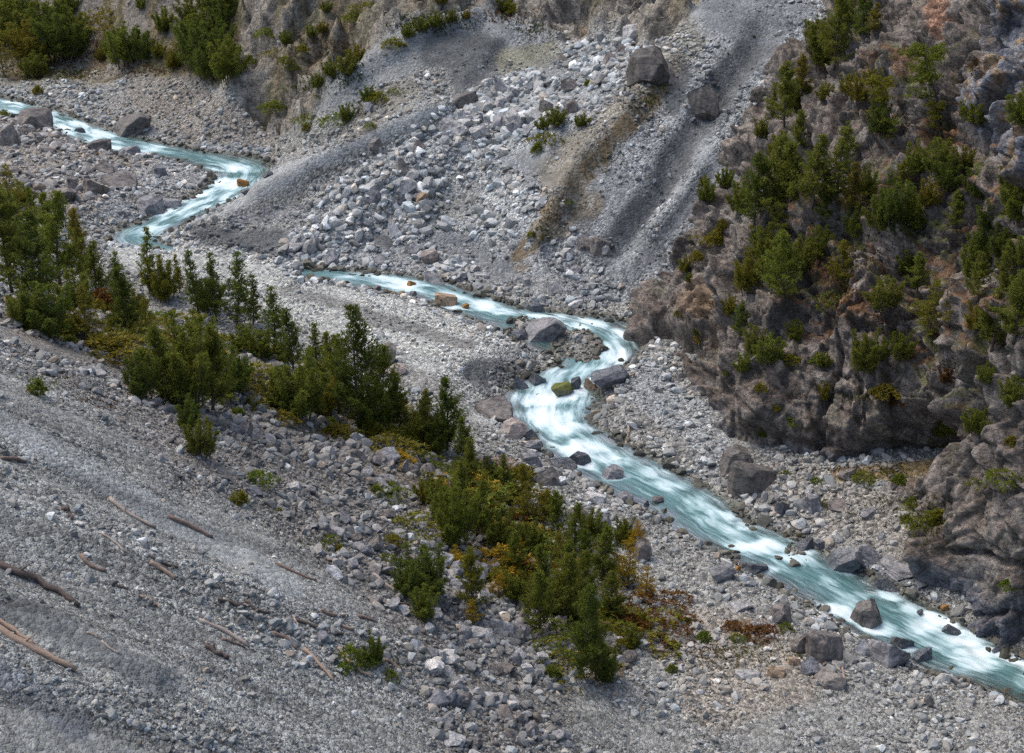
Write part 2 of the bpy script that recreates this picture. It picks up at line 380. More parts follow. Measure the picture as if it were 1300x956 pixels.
def gravel_material(name, s1=3.2, s2=8.0, lo=.42, hi=1.75):
    m, n = nt(name); g = G(n)
    pos = g('ShaderNodeNewGeometry').outputs['Position']
    tone = g('ShaderNodeVertexColor', layer_name='tone').outputs[0]
    v1 = g('ShaderNodeTexVoronoi', {'Vector': pos, 'Scale': s1}); v2 = g('ShaderNodeTexVoronoi', {'Vector': pos, 'Scale': s2})
    sp1 = g('ShaderNodeSeparateColor', {0: v1.outputs['Color']}).outputs[0]; sp2 = g('ShaderNodeSeparateColor', {0: v2.outputs['Color']}).outputs[1]
    nz = g('ShaderNodeTexNoise', {'Vector': pos, 'Scale': 1.3, 'Detail': 8.0, 'Roughness': .7}).outputs[0]
    b = g.math('MULTIPLY', g.mr(sp1, 0, 1, lo, hi), g.mr(sp2, 0, 1, .55, 1.5))
    b = g.math('MULTIPLY', b, g.mr(nz, .3, .7, .75, 1.25))
    cov = g.mr(g('ShaderNodeVertexColor', layer_name='tone').outputs[1], .12, .75, .36, 1)
    b = g.math('ADD', g.math('MULTIPLY', g.math('SUBTRACT', b, 1.08), cov), 1.08)
    c = g.scale(tone, b)
    h1 = g.math('MULTIPLY', v1.outputs['Distance'], -.55); h2 = g.math('MULTIPLY', v2.outputs['Distance'], -.3)
    hh = g.math('ADD', g.math('ADD', h1, h2), g.math('MULTIPLY', nz, .25))
    bp = g('ShaderNodeBump', {'Height': g.math('MULTIPLY', hh, g.math('ADD', cov, .1)), 'Strength': 1.0, 'Distance': .35}).outputs[0]
    bs = g('ShaderNodeBsdfPrincipled', {'Base Color': c, 'Roughness': .92, 'Normal': bp, 'Specular IOR Level': .25})
    g('ShaderNodeOutputMaterial', {0: bs.outputs[0]}); return m
def rock_material(name, use_tone=True, base=(.2, .18, .17), bump=.6, moss=0, wet=False, sc_=1.0):
    m, n = nt(name); g = G(n)
    if use_tone:
        pos = g('ShaderNodeNewGeometry').outputs['Position']; tone = g('ShaderNodeVertexColor', layer_name='tone').outputs[0]
    else:
        pos = g('ShaderNodeTexCoord').outputs['Object']; rnd = g('ShaderNodeObjectInfo').outputs['Random']
        pos = g('ShaderNodeVectorMath', {0: pos, 1: g('ShaderNodeCombineXYZ', {0: g.math('MULTIPLY', rnd, 37.), 1: rnd}).outputs[0]}, operation='ADD').outputs[0]
        tone = g.mix(rnd, tuple(.84*q for q in base), tuple(1.22*q for q in base))
    n1 = g('ShaderNodeTexNoise', {'Vector': pos, 'Scale': .9*sc_, 'Detail': 6.0, 'Roughness': .66, 'Distortion': .6}).outputs[0]
    n2 = g('ShaderNodeTexNoise', {'Vector': pos, 'Scale': 3.6*sc_, 'Detail': 3.0, 'Roughness': .7}).outputs[0]
    st = g('ShaderNodeVectorMath', {0: pos, 1: (.9, .9, 3.2)}, operation='MULTIPLY').outputs[0]
    cr = g('ShaderNodeTexVoronoi', {'Vector': g.mix(1.6, st, g('ShaderNodeTexNoise', {'Vector': pos, 'Scale': .8, 'Detail': 8.0, 'Roughness': .7}).outputs[1], 'ADD'), 'Scale': .4*sc_}, feature='DISTANCE_TO_EDGE').outputs[0]
    crk = g.mr(cr, 0, .035, 0, 1)
    c = g.scale(tone, g.math('MULTIPLY', g.mr(n1, .32, .68, .45, 1.6), g.mr(n2, .3, .7, .62, 1.4)))
    c = g.scale(c, g.mr(crk, 0, 1, .62, 1))
    if not use_tone:
        wh = g.mr(g('ShaderNodeTexNoise', {'Vector': pos, 'Scale': 2.2, 'Detail': 5.0}).outputs[0], .56, .66, 0, .55)
        c = g.mix(wh, c, tuple(min(.5, q*1.55) for q in base))
        bw = g.mr(n1, .5, .7, 0, .5); c = g.mix(bw, c, (base[0]*.9, base[1]*.78, base[2]*.66))
    if moss:
        up = g('ShaderNodeSeparateXYZ', {0: g('ShaderNodeNewGeometry').outputs['Normal']}).outputs[2]
        mf = g.math('MULTIPLY', g.mr(up, .0, .6, 0, 1), g.mr(n1, .35, .5, .3, 1)); c = g.mix(mf, c, (.13, .14, .03))
    def chip(scl, stretch):
        q = g('ShaderNodeVectorMath', {0: pos, 1: (scl, scl, scl*stretch)}, operation='MULTIPLY').outputs[0]
        w_ = g('ShaderNodeTexNoise', {'Vector': q, 'Scale': 1.4, 'Detail': 4.0}).outputs[1]
        q = g('ShaderNodeVectorMath', {0: q, 1: g('ShaderNodeVectorMath', {0: w_, 3: .5}, operation='SCALE').outputs[0]}, operation='ADD').outputs[0]
        vo = g('ShaderNodeTexVoronoi', {'Vector': q, 'Scale': 1.0})
        t_ = g('ShaderNodeVectorMath', {0: vo.outputs['Color'], 1: (.5, .5, .5)}, operation='SUBTRACT').outputs[0]
        d_ = g('ShaderNodeVectorMath', {0: q, 1: vo.outputs['Position']}, operation='SUBTRACT').outputs[0]
        return g('ShaderNodeVectorMath', {0: t_, 1: d_}, operation='DOT_PRODUCT').outputs['Value']
    hh = g.math('ADD', g.math('ADD', g.math('MULTIPLY', n1, .7), g.math('MULTIPLY', n2, .4)), g.math('MULTIPLY', crk, .16))
    hh = g.math('ADD', hh, g.math('ADD', g.math('MULTIPLY', chip(.9*sc_, .6), 1.5), g.math('MULTIPLY', chip(2.6*sc_, .7), .6)))
    bp = g('ShaderNodeBump', {'Height': hh, 'Strength': bump, 'Distance': .7/sc_}).outputs[0]
    bs = g('ShaderNodeBsdfPrincipled', {'Base Color': c, 'Roughness': .35 if wet else .85, 'Normal': bp, 'Specular IOR Level': .5 if wet else .3})
    g('ShaderNodeOutputMaterial', {0: bs.outputs[0]}); return m
def stone_material():
    m, n = nt('loose stone'); g = G(n)
    pos = g('ShaderNodeNewGeometry').outputs['Position']; tone = g('ShaderNodeVertexColor', layer_name='tone').outputs[0]
    nz = g('ShaderNodeTexNoise', {'Vector': pos, 'Scale': 5.0, 'Detail': 6.0, 'Roughness': .7}).outputs[0]
    bp = g('ShaderNodeBump', {'Height': nz, 'Strength': .5, 'Distance': .1}).outputs[0]
    bs = g('ShaderNodeBsdfPrincipled', {'Base Color': g.scale(tone, g.mr(nz, .3, .7, .72, 1.28)), 'Roughness': .88, 'Normal': bp, 'Specular IOR Level': .3})
    g('ShaderNodeOutputMaterial', {0: bs.outputs[0]}); return m
def leaf_material(name, a, b, c3, scale=3.0):
    m, n = nt(name); g = G(n)
    pos = g('ShaderNodeNewGeometry').outputs['Position']; rnd = g('ShaderNodeObjectInfo').outputs['Random']
    nz = g('ShaderNodeTexNoise', {'Vector': pos, 'Scale': scale, 'Detail': 3.0}).outputs[0]
    isl = g('ShaderNodeNewGeometry').outputs['Random Per Island']
    c = g.mix(g.mr(nz, .35, .65, 0, 1), a, b); c = g.mix(g.mr(rnd, .0, 1, 0, .5), c, c3)
    c = g.scale(c, g.mr(isl, 0, 1, .55, 1.5))
    d = g('ShaderNodeBsdfPrincipled', {'Base Color': c, 'Roughness': .6, 'Specular IOR Level': .25})
    tr = g('ShaderNodeBsdfTranslucent', {0: c})
    mx = g('ShaderNodeMixShader', {0: .48, 1: d.outputs[0], 2: tr.outputs[0]})
    g('ShaderNodeOutputMaterial', {0: mx.outputs[0]}); return m
def wood_material(name, a, b, sx=8.0):
    m, n = nt(name); g = G(n)
    pos = g('ShaderNodeTexCoord').outputs['Object']
    st = g('ShaderNodeVectorMath', {0: pos, 1: (1.2, sx, sx)}, operation='MULTIPLY').outputs[0]
    nz = g('ShaderNodeTexNoise', {'Vector': st, 'Scale': 1.5, 'Detail': 6.0, 'Roughness': .7}).outputs[0]
    c = g.mix(g.mr(nz, .35, .65, 0, 1), a, b)
    bp = g('ShaderNodeBump', {'Height': nz, 'Strength': .6, 'Distance': .05}).outputs[0]
    bs = g('ShaderNodeBsdfPrincipled', {'Base Color': c, 'Roughness': .85, 'Normal': bp})
    g('ShaderNodeOutputMaterial', {0: bs.outputs[0]}); return m
def grass_material():
    m, n = nt('grass tufts'); g = G(n)
    tone = g('ShaderNodeVertexColor', layer_name='tone').outputs[0]
    d = g('ShaderNodeBsdfPrincipled', {'Base Color': tone, 'Roughness': .7, 'Specular IOR Level': .2}); tr = g('ShaderNodeBsdfTranslucent', {0: tone})
    mx = g('ShaderNodeMixShader', {0: .25, 1: d.outputs[0], 2: tr.outputs[0]}); g('ShaderNodeOutputMaterial', {0: mx.outputs[0]}); return m
def water_material():
    m, n = nt('silky glacial water'); g = G(n)
    uv = g('ShaderNodeUVMap', uv_map='flow').outputs[0]
    foam = g('ShaderNodeAttribute', attribute_name='foam').outputs['Fac']; dep = g('ShaderNodeAttribute', attribute_name='depth').outputs['Fac']
    pos = g('ShaderNodeNewGeometry').outputs['Position']
    wp = g('ShaderNodeTexNoise', {'Vector': pos, 'Scale': .45, 'Detail': 2.0}).outputs[1]
    def streak(sx, sy, sc2, det, rough=.55, warp=.45):
        w = g('ShaderNodeVectorMath', {0: wp, 1: (.5, .5, .5)}, operation='SUBTRACT').outputs[0]
        w = g('ShaderNodeVectorMath', {0: w, 3: warp*2}, operation='SCALE').outputs[0]
        w = g('ShaderNodeVectorMath', {0: uv, 1: w}, operation='ADD').outputs[0]
        w = g('ShaderNodeVectorMath', {0: w, 1: (sx, sy, 0)}, operation='MULTIPLY').outputs[0]
        return g('ShaderNodeTexNoise', {'Vector': w, 'Scale': sc2, 'Detail': det, 'Roughness': rough}).outputs[0]
    s1 = streak(.22, .75, 1.0, 3.0); s2 = streak(.30, 2.4, 1.0, 6.0, .65); s3 = streak(.12, .35, 1., 2.)
    q = g.math('ADD', g.math('MULTIPLY', s1, .6), g.math('ADD', g.math('MULTIPLY', s2, .35), g.math('MULTIPLY', foam, .42)))
    q = g.math('ADD', q, g.math('MULTIPLY', g.math('SUBTRACT', s3, .5), .5))
    ff = g.mr(q, .56, 1.0, 0, 1)
    f2 = g.math('POWER', ff, 1.25)
    deep = g.mix(g.mr(s2, .35, .65, 0, 1), (.05, .125, .13), (.16, .30, .315))
    mid = g.mix(g.mr(ff, .0, .45, 0, 1), deep, (.42, .57, .60))
    c = g.mix(g.mr(f2, .22, .95, 0, 1), mid, (.74, .82, .84))
    bp = g('ShaderNodeBump', {'Height': g.math('ADD', s1, g.math('MULTIPLY', s2, .4)), 'Strength': .5, 'Distance': .35}).outputs[0]
    rough = g.mr(ff, 0, .5, .16, .6)
    bs = g('ShaderNodeBsdfPrincipled', {'Base Color': c, 'Roughness': rough, 'Normal': bp, 'Specular IOR Level': .2, 'IOR': 1.33})
    tp = g('ShaderNodeBsdfTransparent', {0: (.72, .84, .80, 1)})
    gl = g('ShaderNodeBsdfGlossy', {0: (1, 1, 1, 1), 'Roughness': .3, 'Normal': bp})
    fr = g('ShaderNodeFresnel', {0: 1.33}).outputs[0]
    clear = g('ShaderNodeMixShader', {0: g.math('MULTIPLY', fr, .3), 1: tp.outputs[0], 2: gl.outputs[0]})
    al = g.math('ADD', g.math('MULTIPLY', dep, 1.0), g.math('MULTIPLY', ff, .9)); al = g.math('MULTIPLY', g.mr(al, .34, 1.1, 0, 1), g.mr(dep, .02, .22, 0, 1))
    mx = g('ShaderNodeMixShader', {0: al, 1: clear.outputs[0], 2: bs.outputs[0]})
    g('ShaderNodeOutputMaterial', {0: mx.outputs[0]}); return m
M_GRAV = gravel_material('gravel and scree'); M_HILL = rock_material('weathered hillside', True, bump=.65, sc_=.8)
M_CLIFF = rock_material('limestone cliff', True, bump=.6); M_STONE = stone_material()
M_B = {'dark': rock_material('dark boulder', False, (.125, .116, .109), .5, sc_=1.4), 'brown': rock_material('brown grey boulder', False, (.178, .162, .152), .5, sc_=1.4),
       'grey': rock_material('grey boulder', False, (.20, .20, .21), .5, sc_=1.4), 'pale': rock_material('pale boulder', False, (.33, .325, .32), .45, sc_=1.4),
       'white': rock_material('whitish boulder', False, (.46, .455, .45), .4, sc_=1.4), 'wet': rock_material('wet boulder', False, (.085, .092, .105), .5, wet=True, sc_=1.4),
       'pink': rock_material('pinkish boulder', False, (.28, .242, .222), .45, sc_=1.4), 'tan': rock_material('tan boulder', False, (.29, .215, .15), .4, sc_=1.4),
       'rust': rock_material('rusty stone', False, (.27, .14, .045), .4, sc_=1.4), 'mossy': rock_material('mossy boulder', False, (.13, .13, .09), .5, moss=1, sc_=1.4)}

# ------------------------------------------------------------------ ground sheet
NRW, NCL = 1000, 620
ly = np.linspace(math.log(45), math.log(420), NRW); sx = np.linspace(-.62, .62, NCL)
GY = np.exp(ly)[:, None]*np.ones((1, NCL)); GX = sx[None]*(GY+12)
gx, gy = GX.ravel(), GY.ravel()
gh, gi = terrain(gx, gy)
gc, gdens, gsize = zones(gx, gy, gh, gi)
GV = np.stack([gx, gy, gh], 1); GF = grid_faces(NRW, NCL)
def sample(field, x, y):
    fi = np.clip((np.log(y)-ly[0])/(ly[1]-ly[0]), 0, NRW-1.001); fj = np.clip((x/(y+12)-sx[0])/(sx[1]-sx[0]), 0, NCL-1.001)
    i = fi.astype(int); j = fj.astype(int); a = fi-i; b = fj-j
    Z = field.reshape((NRW, NCL)+field.shape[1:])
    if Z.ndim == 3: a = a[:, None]; b = b[:, None]
    return (Z[i, j]*(1-a)*(1-b)+Z[i+1, j]*a*(1-b)+Z[i, j+1]*(1-a)*b+Z[i+1, j+1]*a*b)
fm = GF[:, 0]
isrock = gi['rock'][fm] > .5; isscree = (gi['scree'][fm] > .5) & ~isrock; istal = (gi['tal'][fm] > .05) & ~isrock & ~isscree
gu, gv_, _ = pix(gx, gy, gh)
isfan = ~isrock & ~isscree & (gi['rz'][fm] > 3.9) & (gv_[fm] < 400) & (gu[fm] > 205) & (gi['e'][fm] > .2) & (gy[fm] > np.interp(gu[fm], [200, 300, 400, 560, 640, 800], [200, 193, 190, 189, 184, 174]))
subset('hillside', GV, GF, isrock, gc, M_HILL, kind='structure')
subset('scree_slope', GV, GF, isscree, gc, M_GRAV, kind='structure')
subset('talus_fan', GV, GF, isfan, gc, M_GRAV, kind='structure')
subset('ground', GV, GF, ~isrock & ~isscree & ~isfan, gc, M_GRAV, kind='structure')
print('ground', time.time()-T0)
bvh_g = BVHTree.FromPolygons(GV.tolist(), GF.tolist(), epsilon=0)
def hit(u, v, trees=None):
    d = Vector(ray(u, v)).normalized(); best = None
    for b in trees or (bvh_g,):
        r = b.ray_cast(Vector((0, 0, CH)), d)
        if r[0] is not None and (best is None or r[3] < best[3]): best = r
    return best

# ------------------------------------------------------------------ right cliff: a lofted rock wall with its own thickness of relief
def gp(u, v, back=0, down=.8):
    r = hit(u, v); p = np.array(r[0]); p[1] += back; p[2] -= down; return p
def colm(*pts):
    out = [at_y(*p) if len(p) == 3 else p[0] for p in pts]
    u0_, v0_ = pts[0][:2]
    if u0_ < 1300:
        p_ = np.array(hit(u0_, v0_)[0]); print('base', u0_, v0_, round(pts[0][2]-p_[1], 1), p_.round(1)); out[0] = p_+np.array([0, .3, -.3])
    b = out[0]; return [b+np.array([-1.2, -1.5, -6.0]), b]+out[1:]
c0 = [gp(797,452,0,1), gp(845,340,1,1), gp(905,230,1,1), gp(975,115,1,1), gp(1043,12,1,1)]
c00 = [p+np.array([4, 14, -6]) for p in c0]
top = np.array([8, 16, 20.])
NET = [
 [c00[0]+np.array([0,0,-6.])]+c00+[c00[-1]+top],
 [c0[0]+np.array([0,0,-6.])]+c0+[c0[-1]+top],
 colm((815,462,164),(880,375,170),(945,260,179),(1015,140,190),(1085,15,203)),
 colm((862,492,156),(930,385,160),(1000,262,168),(1060,140,181),(1125,15,194)),
 colm((915,562,143),(962,445,147),(1032,300,157),(1092,160,171),(1155,15,185)),
 colm((1020,585,138),(1052,470,141),(1095,325,150),(1150,180,162),(1205,15,176)),
 colm((1120,598,135),(1132,480,137),(1172,335,144),(1212,180,154),(1250,15,166)),
 colm((1185,640,128),(1200,505,131),(1230,350,137),(1262,190,146),(1300,15,156)),
 colm((1204,735,118.5),(1222,590,121),(1262,410,126),(1306,215,134),(1355,15,144)),
 colm((1262,812,110),(1285,640,113),(1325,445,118),(1370,230,126),(1420,15,136)),
 colm((1360,870,103),(1385,680,106),(1430,470,111),(1480,240,119),(1540,15,129)),
 colm((1520,950,95),(1550,740,98),(1610,500,103),(1660,250,111),(1720,15,121)),
 colm((1800,1050,86),(1840,800,89),(1900,540,94),(1960,270,102),(2030,15,112)),
]
for c in NET[2:]: c.append(c[-1]+(c[-1]-c[-2])*1.0+np.array([2, 6, 3.]))
for c in NET: c.append(c[-1]+np.array([10, 30, 12.]))
NET = np.array(NET)
CU, CVn = 760, 520
A = catmull(NET, CU); A = np.swapaxes(catmull(np.swapaxes(A, 0, 1), CVn), 0, 1)   # CU x CVn x 3
CPnt = A.reshape(-1, 3)
def normals(A):
    du = np.gradient(A, axis=0); dv = np.gradient(A, axis=1); n = np.cross(du, dv); n /= np.linalg.norm(n, axis=2)[..., None]+1e-9; return n
N0 = normals(A)
if N0[CU//2, CVn//2, 1] > 0: N0 = -N0
# smooth normal field for the displacement
Nf = N0.reshape(-1, 3)
P = CPnt.copy(); Wp = P+np.stack([fbm(P[:, 0]/9, P[:, 1]/9, P[:, 2]/9, o=3, s=300+k) for k in range(3)], 1)*3.0
Rt = np.array([[.92, .2, .33], [-.25, .96, .1], [-.3, -.17, .94]])
Wr = Wp@Rt.T
ridge = lambda q: 1-np.abs(q)*2.6
Wr = .3*Wr+.7*(P@Rt.T)
f1, g1 = facets(Wr*np.array([1, 1, .6]), 14, 311, .8, 40, True); f2, g2 = facets(Wr*np.array([1.3, 1, .5]), 6, 321, .9, 50, True)
f3, g3 = facets(Wr*np.array([1.3, 1, .55]), 2.6, 331, 1.0, 45, True); f4, g4 = facets(Wr*np.array([1.2, 1, .8]), 1.15, 341, 1.1, 30, True)
gm = sstep(-.25, .25, fbm(P[:, 0]/6, P[:, 1]/6, P[:, 2]/6, o=2, s=357))
JOINT = np.clip(sstep(.5, .05, g1)+sstep(.38, .05, g2)*.9+sstep(.26, .03, g3)*.75*gm+sstep(.16, .0, g4)*.4*(1-gm), 0, 1)
D = 3.6*f1+2.2*f2+1.25*f3+.55*f4-.55*JOINT
D += .3*ridge(fbm(P[:, 0]/5, P[:, 1]/5, P[:, 2]/11, o=5, s=351))+.08*fbm(P[:, 0]/1.1, P[:, 1]/1.1, P[:, 2]/1.1, o=4, s=361)
D -= D.mean()
pu, pv, pt = pix(P[:, 0], P[:, 1], P[:, 2])
slab = np.clip(sum(sstep(1.4, .5, seg_dist(pu, pv, q_)[0]/w_) for q_, w_ in (([(960,540),(1000,500),(1020,540)], 60), ([(840,440),(880,390),(920,330)], 34), ([(1240,620),(1260,720)], 50), ([(1120,520),(1080,560)], 34))), 0, 1)
D *= 1-.35*slab
wu = pu+6*fbm(P[:, 0]/3, P[:, 1]/3, P[:, 2]/3, o=3, s=371); wv = pv+6*fbm(P[:, 0]/3, P[:, 1]/3, P[:, 2]/3, o=3, s=381)
for pts, w, amt in [([(1085,600),(1130,572),(1172,540)],22,-5.5),([(1120,600),(1175,575)],20,-4.0),([(1078,440),(1062,500),(1035,575)],5,-1.6),
    ([(1110,460),(1092,560)],5,-1.0),([(1240,20),(1232,55),(1205,85)],13,-3.2),([(1178,128),(1212,118)],8,-2.2),([(1250,0),(1235,40)],8,-1.6),
    ([(895,410),(925,395)],8,-1.8),([(925,330),(912,400),(905,480)],10,-1.8),([(1230,470),(1195,520),(1185,600)],14,-2.0),
    ([(1255,560),(1230,640),(1212,720)],20,1.6),([(960,520),(1000,470),(1060,520),(1100,545)],34,1.4),([(1040,70),(1020,200),(960,210)],14,-1.5),
    ([(1060,300),(1140,330),(1180,390)],18,-1.8),([(1130,100),(1160,80)],26,1.2),([(1200,160),(1240,200)],14,-1.0),([(1225,700),(1300,715)],5,-1.2),([(1280,440),(1300,500)],12,-1.3)]:
    d, _, _ = seg_dist(wu, wv, pts); D += amt*sstep(1.5, .2, d/w)
edge = np.minimum(np.arange(CU)/(CU*1.6/12), 1)[:, None]*np.ones((1, CVn)); edge = edge.ravel()
CPd = P+Nf*(D*sstep(.1, 1.0, edge))[:, None]
N1 = normals(CPd.reshape(CU, CVn, 3))
if N1[CU//2, CVn//2, 1] > 0: N1 = -N1
N1 = N1.reshape(-1, 3)
for k in range(0): pass
up = N1[:, 2]
pu, pv, pt = pix(CPd[:, 0], CPd[:, 1], CPd[:, 2])
x, y, z = CPd.T
cc = np.array([.17, .149, .133])*(1+.55*fbm(x/4, y/4, z/4, o=4, s=401))[:, None]
def cm(m, q):
    global cc
    cc = cc+(np.array(q)-cc)*np.clip(m, 0, 1)[:, None]
cm(sstep(.08, .35, fbm(x/7, y/7, z/7, o=4, s=411))*.6, (.25, .232, .215))
cm(sstep(.1, .4, fbm(x/2.4, y/2.4, z/5, o=4, s=421))*.35, (.155, .128, .108))
cm(sstep(.15, .4, fbm(x/1.3, y/1.3, z/6, o=4, s=431))*.6, (.085, .078, .072))
S = lambda pts, w: sstep(1.3, .5, seg_dist(wu, wv, pts)[0]/w)
stp = fbm(x/.9, y/.9, z/14, o=3, s=441)
m = S([(1300,0),(1290,110),(1255,130),(1330,200)], 45); cm(m*.8, (.20, .215, .245)); cm(m*sstep(.05, .2, stp), (.27, .19, .12)); cm(m*sstep(.1, .3, -stp), (.10, .11, .14))
cm(S([(1195,5),(1190,35)], 13)*.8, (.36, .2, .13))
cm(S([(1000,572),(1090,600)], 14)*.7, (.115, .12, .14)); cm(S([(1200,745),(1250,800),(1340,850),(1290,790)], 34)*.8, (.12, .135, .165)); cm(S([(810,455),(860,480),(915,550)], 12)*.6, (.14, .145, .165))
cm(S([(1150,575),(1180,600)], 24)*.7, (.17, .125, .08)); cm(S([(880,400),(905,380)], 16)*.5, (.24, .15, .08))
# earth and autumn grass lying on the ledges
led = sstep(.25, .5, up)*sstep(-.15, .12, fbm(x/5, y/5, z/5, o=4, s=451)+.10*sstep(560, 420, pv))
zone = np.clip(S([(1060,385),(1150,400),(1190,330),(1250,380),(1200,480)], 60)+S([(1160,130),(1210,200),(1150,260),(1280,260)], 60)+S([(1000,250),(1060,330)], 55)+.25, 0, 1)
patch = S([(1185,160),(1215,210),(1160,240)], 16)+S([(1045,345),(1085,375),(1120,430)], 17)+S([(1120,385),(1190,400)], 16)+S([(1095,310),(1080,300)],14)+S([(1245,85),(1240,95)],9)
led2 = sstep(-.1, .2, fbm(x/2, y/2, z/2, o=3, s=471)+.3*up)*np.clip(patch, 0, 1)
oc = np.array([.13, .07, .034])+(np.array([.09, .095, .03])-np.array([.13, .07, .034]))*sstep(-.05, .3, fbm(x/2.5, y/2.5, z/2.5, o=3, s=461))[:, None]
lm = np.clip(led*zone*.9+led2*.85, 0, 1)[:, None]
cc = cc+(oc-cc)*lm
cc = np.clip(cc*(1-.42*JOINT)[:, None], .01, .8)
CF = grid_faces(CU, CVn)
me = new_mesh('cliff', CPd, CF, cc); link('cliff', me, M_CLIFF, kind='structure')
bvh_c = BVHTree.FromPolygons(CPd.tolist(), CF.tolist(), epsilon=0)
BOTH = (bvh_g, bvh_c)
print('cliff', time.time()-T0)

# ------------------------------------------------------------------ water
NT = 41
tt = np.linspace(-1.22, 1.22, NT)
Xw = RC[:, None, 0]+nrm[:, None, 0]*tt[None]*RW[:, None]; Yw = RC[:, None, 1]+nrm[:, None, 1]*tt[None]*RW[:, None]
Sw = RS[:, None]*np.ones((1, NT)); Tw = tt[None]*RW[:, None]
Zb = RZ[:, None]*np.ones((1, NT))
uw, vw, tw = pix(Xw, Yw, Zb)
FOAM = [(10,133,22,9,.8),(62,147,18,8,.7),(85,162,24,10,1),(125,172,20,8,.7),(140,186,20,8,.7),(190,190,20,6,.6),(300,215,26,8,.9),(285,232,40,10,1.1),(255,252,45,13,1.3),(215,268,34,10,.9),(180,290,30,10,.6),
 (440,350,30,8,.7),(490,355,36,9,.8),(520,365,30,9,.9),(575,378,26,8,.7),(610,388,30,10,.9),(640,395,22,8,.6),(700,405,34,7,.9),(745,410,34,8,.9),(790,425,16,12,1),(780,450,30,14,1.0),(755,468,30,10,.9),
 (720,478,26,14,1.1),(700,500,40,14,1.2),(670,505,26,12,1),(750,478,20,14,1),(690,530,36,13,1.2),(720,545,28,12,1.1),(700,560,24,12,.9),(740,570,30,12,1.1),(780,585,34,10,1),(830,600,30,9,.5),(850,618,26,8,.6),(895,640,34,11,.9),(920,655,30,12,.8),
 (940,672,28,10,.9),(965,690,40,12,1),(1005,712,34,10,.7),(1050,740,26,8,.6),(1060,775,30,11,1.1),(1100,755,22,7,.5),(1135,752,28,10,1),(1150,775,26,11,.8),(1190,790,34,13,1.2),(1220,812,30,14,1.1),(1160,800,24,9,.8),(1260,840,44,14,1.3),(1310,850,40,16,1.2),(1240,830,30,12,1)]+[(a,b,c,d,1.15) for a,b,c,d in ((722,504,16,7),(572,389,16,6),(742,590,16,6),(785,607,14,5),(1112,796,26,8),(1085,784,14,8),(1214,804,16,6),(968,727,20,6),(1030,700,16,6),(525,363,9,4),(594,392,9,4),(312,236,12,5),(104,168,10,4),(1172,781,10,5),(1085,724,24,6),(668,494,14,6),(790,494,22,6),(738,496,12,8),(1152,824,14,6))]
foam = np.zeros_like(Xw)
wwu = uw+6*fbm(Xw/2.5, Yw/2.5, o=3, s=501); wwv = vw+4*fbm(Xw/2.5, Yw/2.5, o=3, s=511)
for fu, fv, a, b, s in FOAM:
    foam = np.maximum(foam, s*np.exp(-(((wwu-fu)/a)**2+((wwv-fv)/b)**2)))
foam = foam*(.78+.9*fbm(Sw/3.0, Tw/1.2, o=4, s=551))+.14
sm = np.exp(-((tt[None])**2)*1.2)
wv1 = fbm(Sw/4.2, Tw/2.0, o=3, s=521); wv2 = fbm(Sw/1.4, Tw/1.3, o=2, s=531)
Zw = Zb+sm*(foam*(.42*wv1+.16*wv2)+.10*wv1+.05)-.3*sstep(.9, 1.2, np.abs(tt))[None]
depth = np.clip(1-(np.abs(tt[None])*np.ones_like(Xw)+.18*fbm(Xw/1.8, Yw/1.8, o=3, s=541))**2*1.0, 0, 1)
foam = foam-sstep(.75, 1.1, np.abs(tt))[None]*.7
Vw = np.stack([Xw, Yw, Zw], -1).reshape(-1, 3)
me = new_mesh('river', Vw, grid_faces(NR, NT), attrs=dict(foam=foam.ravel(), depth=depth.ravel()), uv=np.stack([Sw, Tw+Sw*0], -1).reshape(-1, 2))
link('river', me, water_material(), kind='structure')
print('water', time.time()-T0)

# ------------------------------------------------------------------ stones
def ico(sub):
    import bmesh
    bm = bmesh.new(); bmesh.ops.create_icosphere(bm, subdivisions=sub, radius=1)
    V = np.array([v.co[:] for v in bm.verts]); Fa = np.array([[v.index for v in f.verts] for f in bm.faces]); bm.free(); return V, Fa
def rock_shape(V, seed, cuts=9, rough=.12, lo=.45, hi=.85):
    r = np.random.default_rng(seed); P = V.copy()
    for k in range(cuts):
        n = r.normal(size=3); n /= np.linalg.norm(n); d = r.uniform(lo, hi); q = P@n-d
        P -= np.maximum(q, 0)[:, None]*n*1.0
    if rough:
        o = seed*3.7
        P *= (1+rough*fbm(P[:, 0]*1.3+o, P[:, 1]*1.3, P[:, 2]*1.3, o=3, s=seed)+rough*.35*fbm(P[:, 0]*5+o, P[:, 1]*5, P[:, 2]*5, o=3, s=seed+9))[:, None]
    P /= (P.max(0)-P.min(0))/2
    P -= (P.max(0)+P.min(0))/2
    return P
I1, I2, I3, I4 = ico(1), ico(2), ico(4), ico(5)
B1 = [rock_shape(I1[0], 900+k, 5, .25, .4, .8) for k in range(24)]; B2 = [rock_shape(I2[0], 950+k, 13, .22, .38, .75) for k in range(24)]
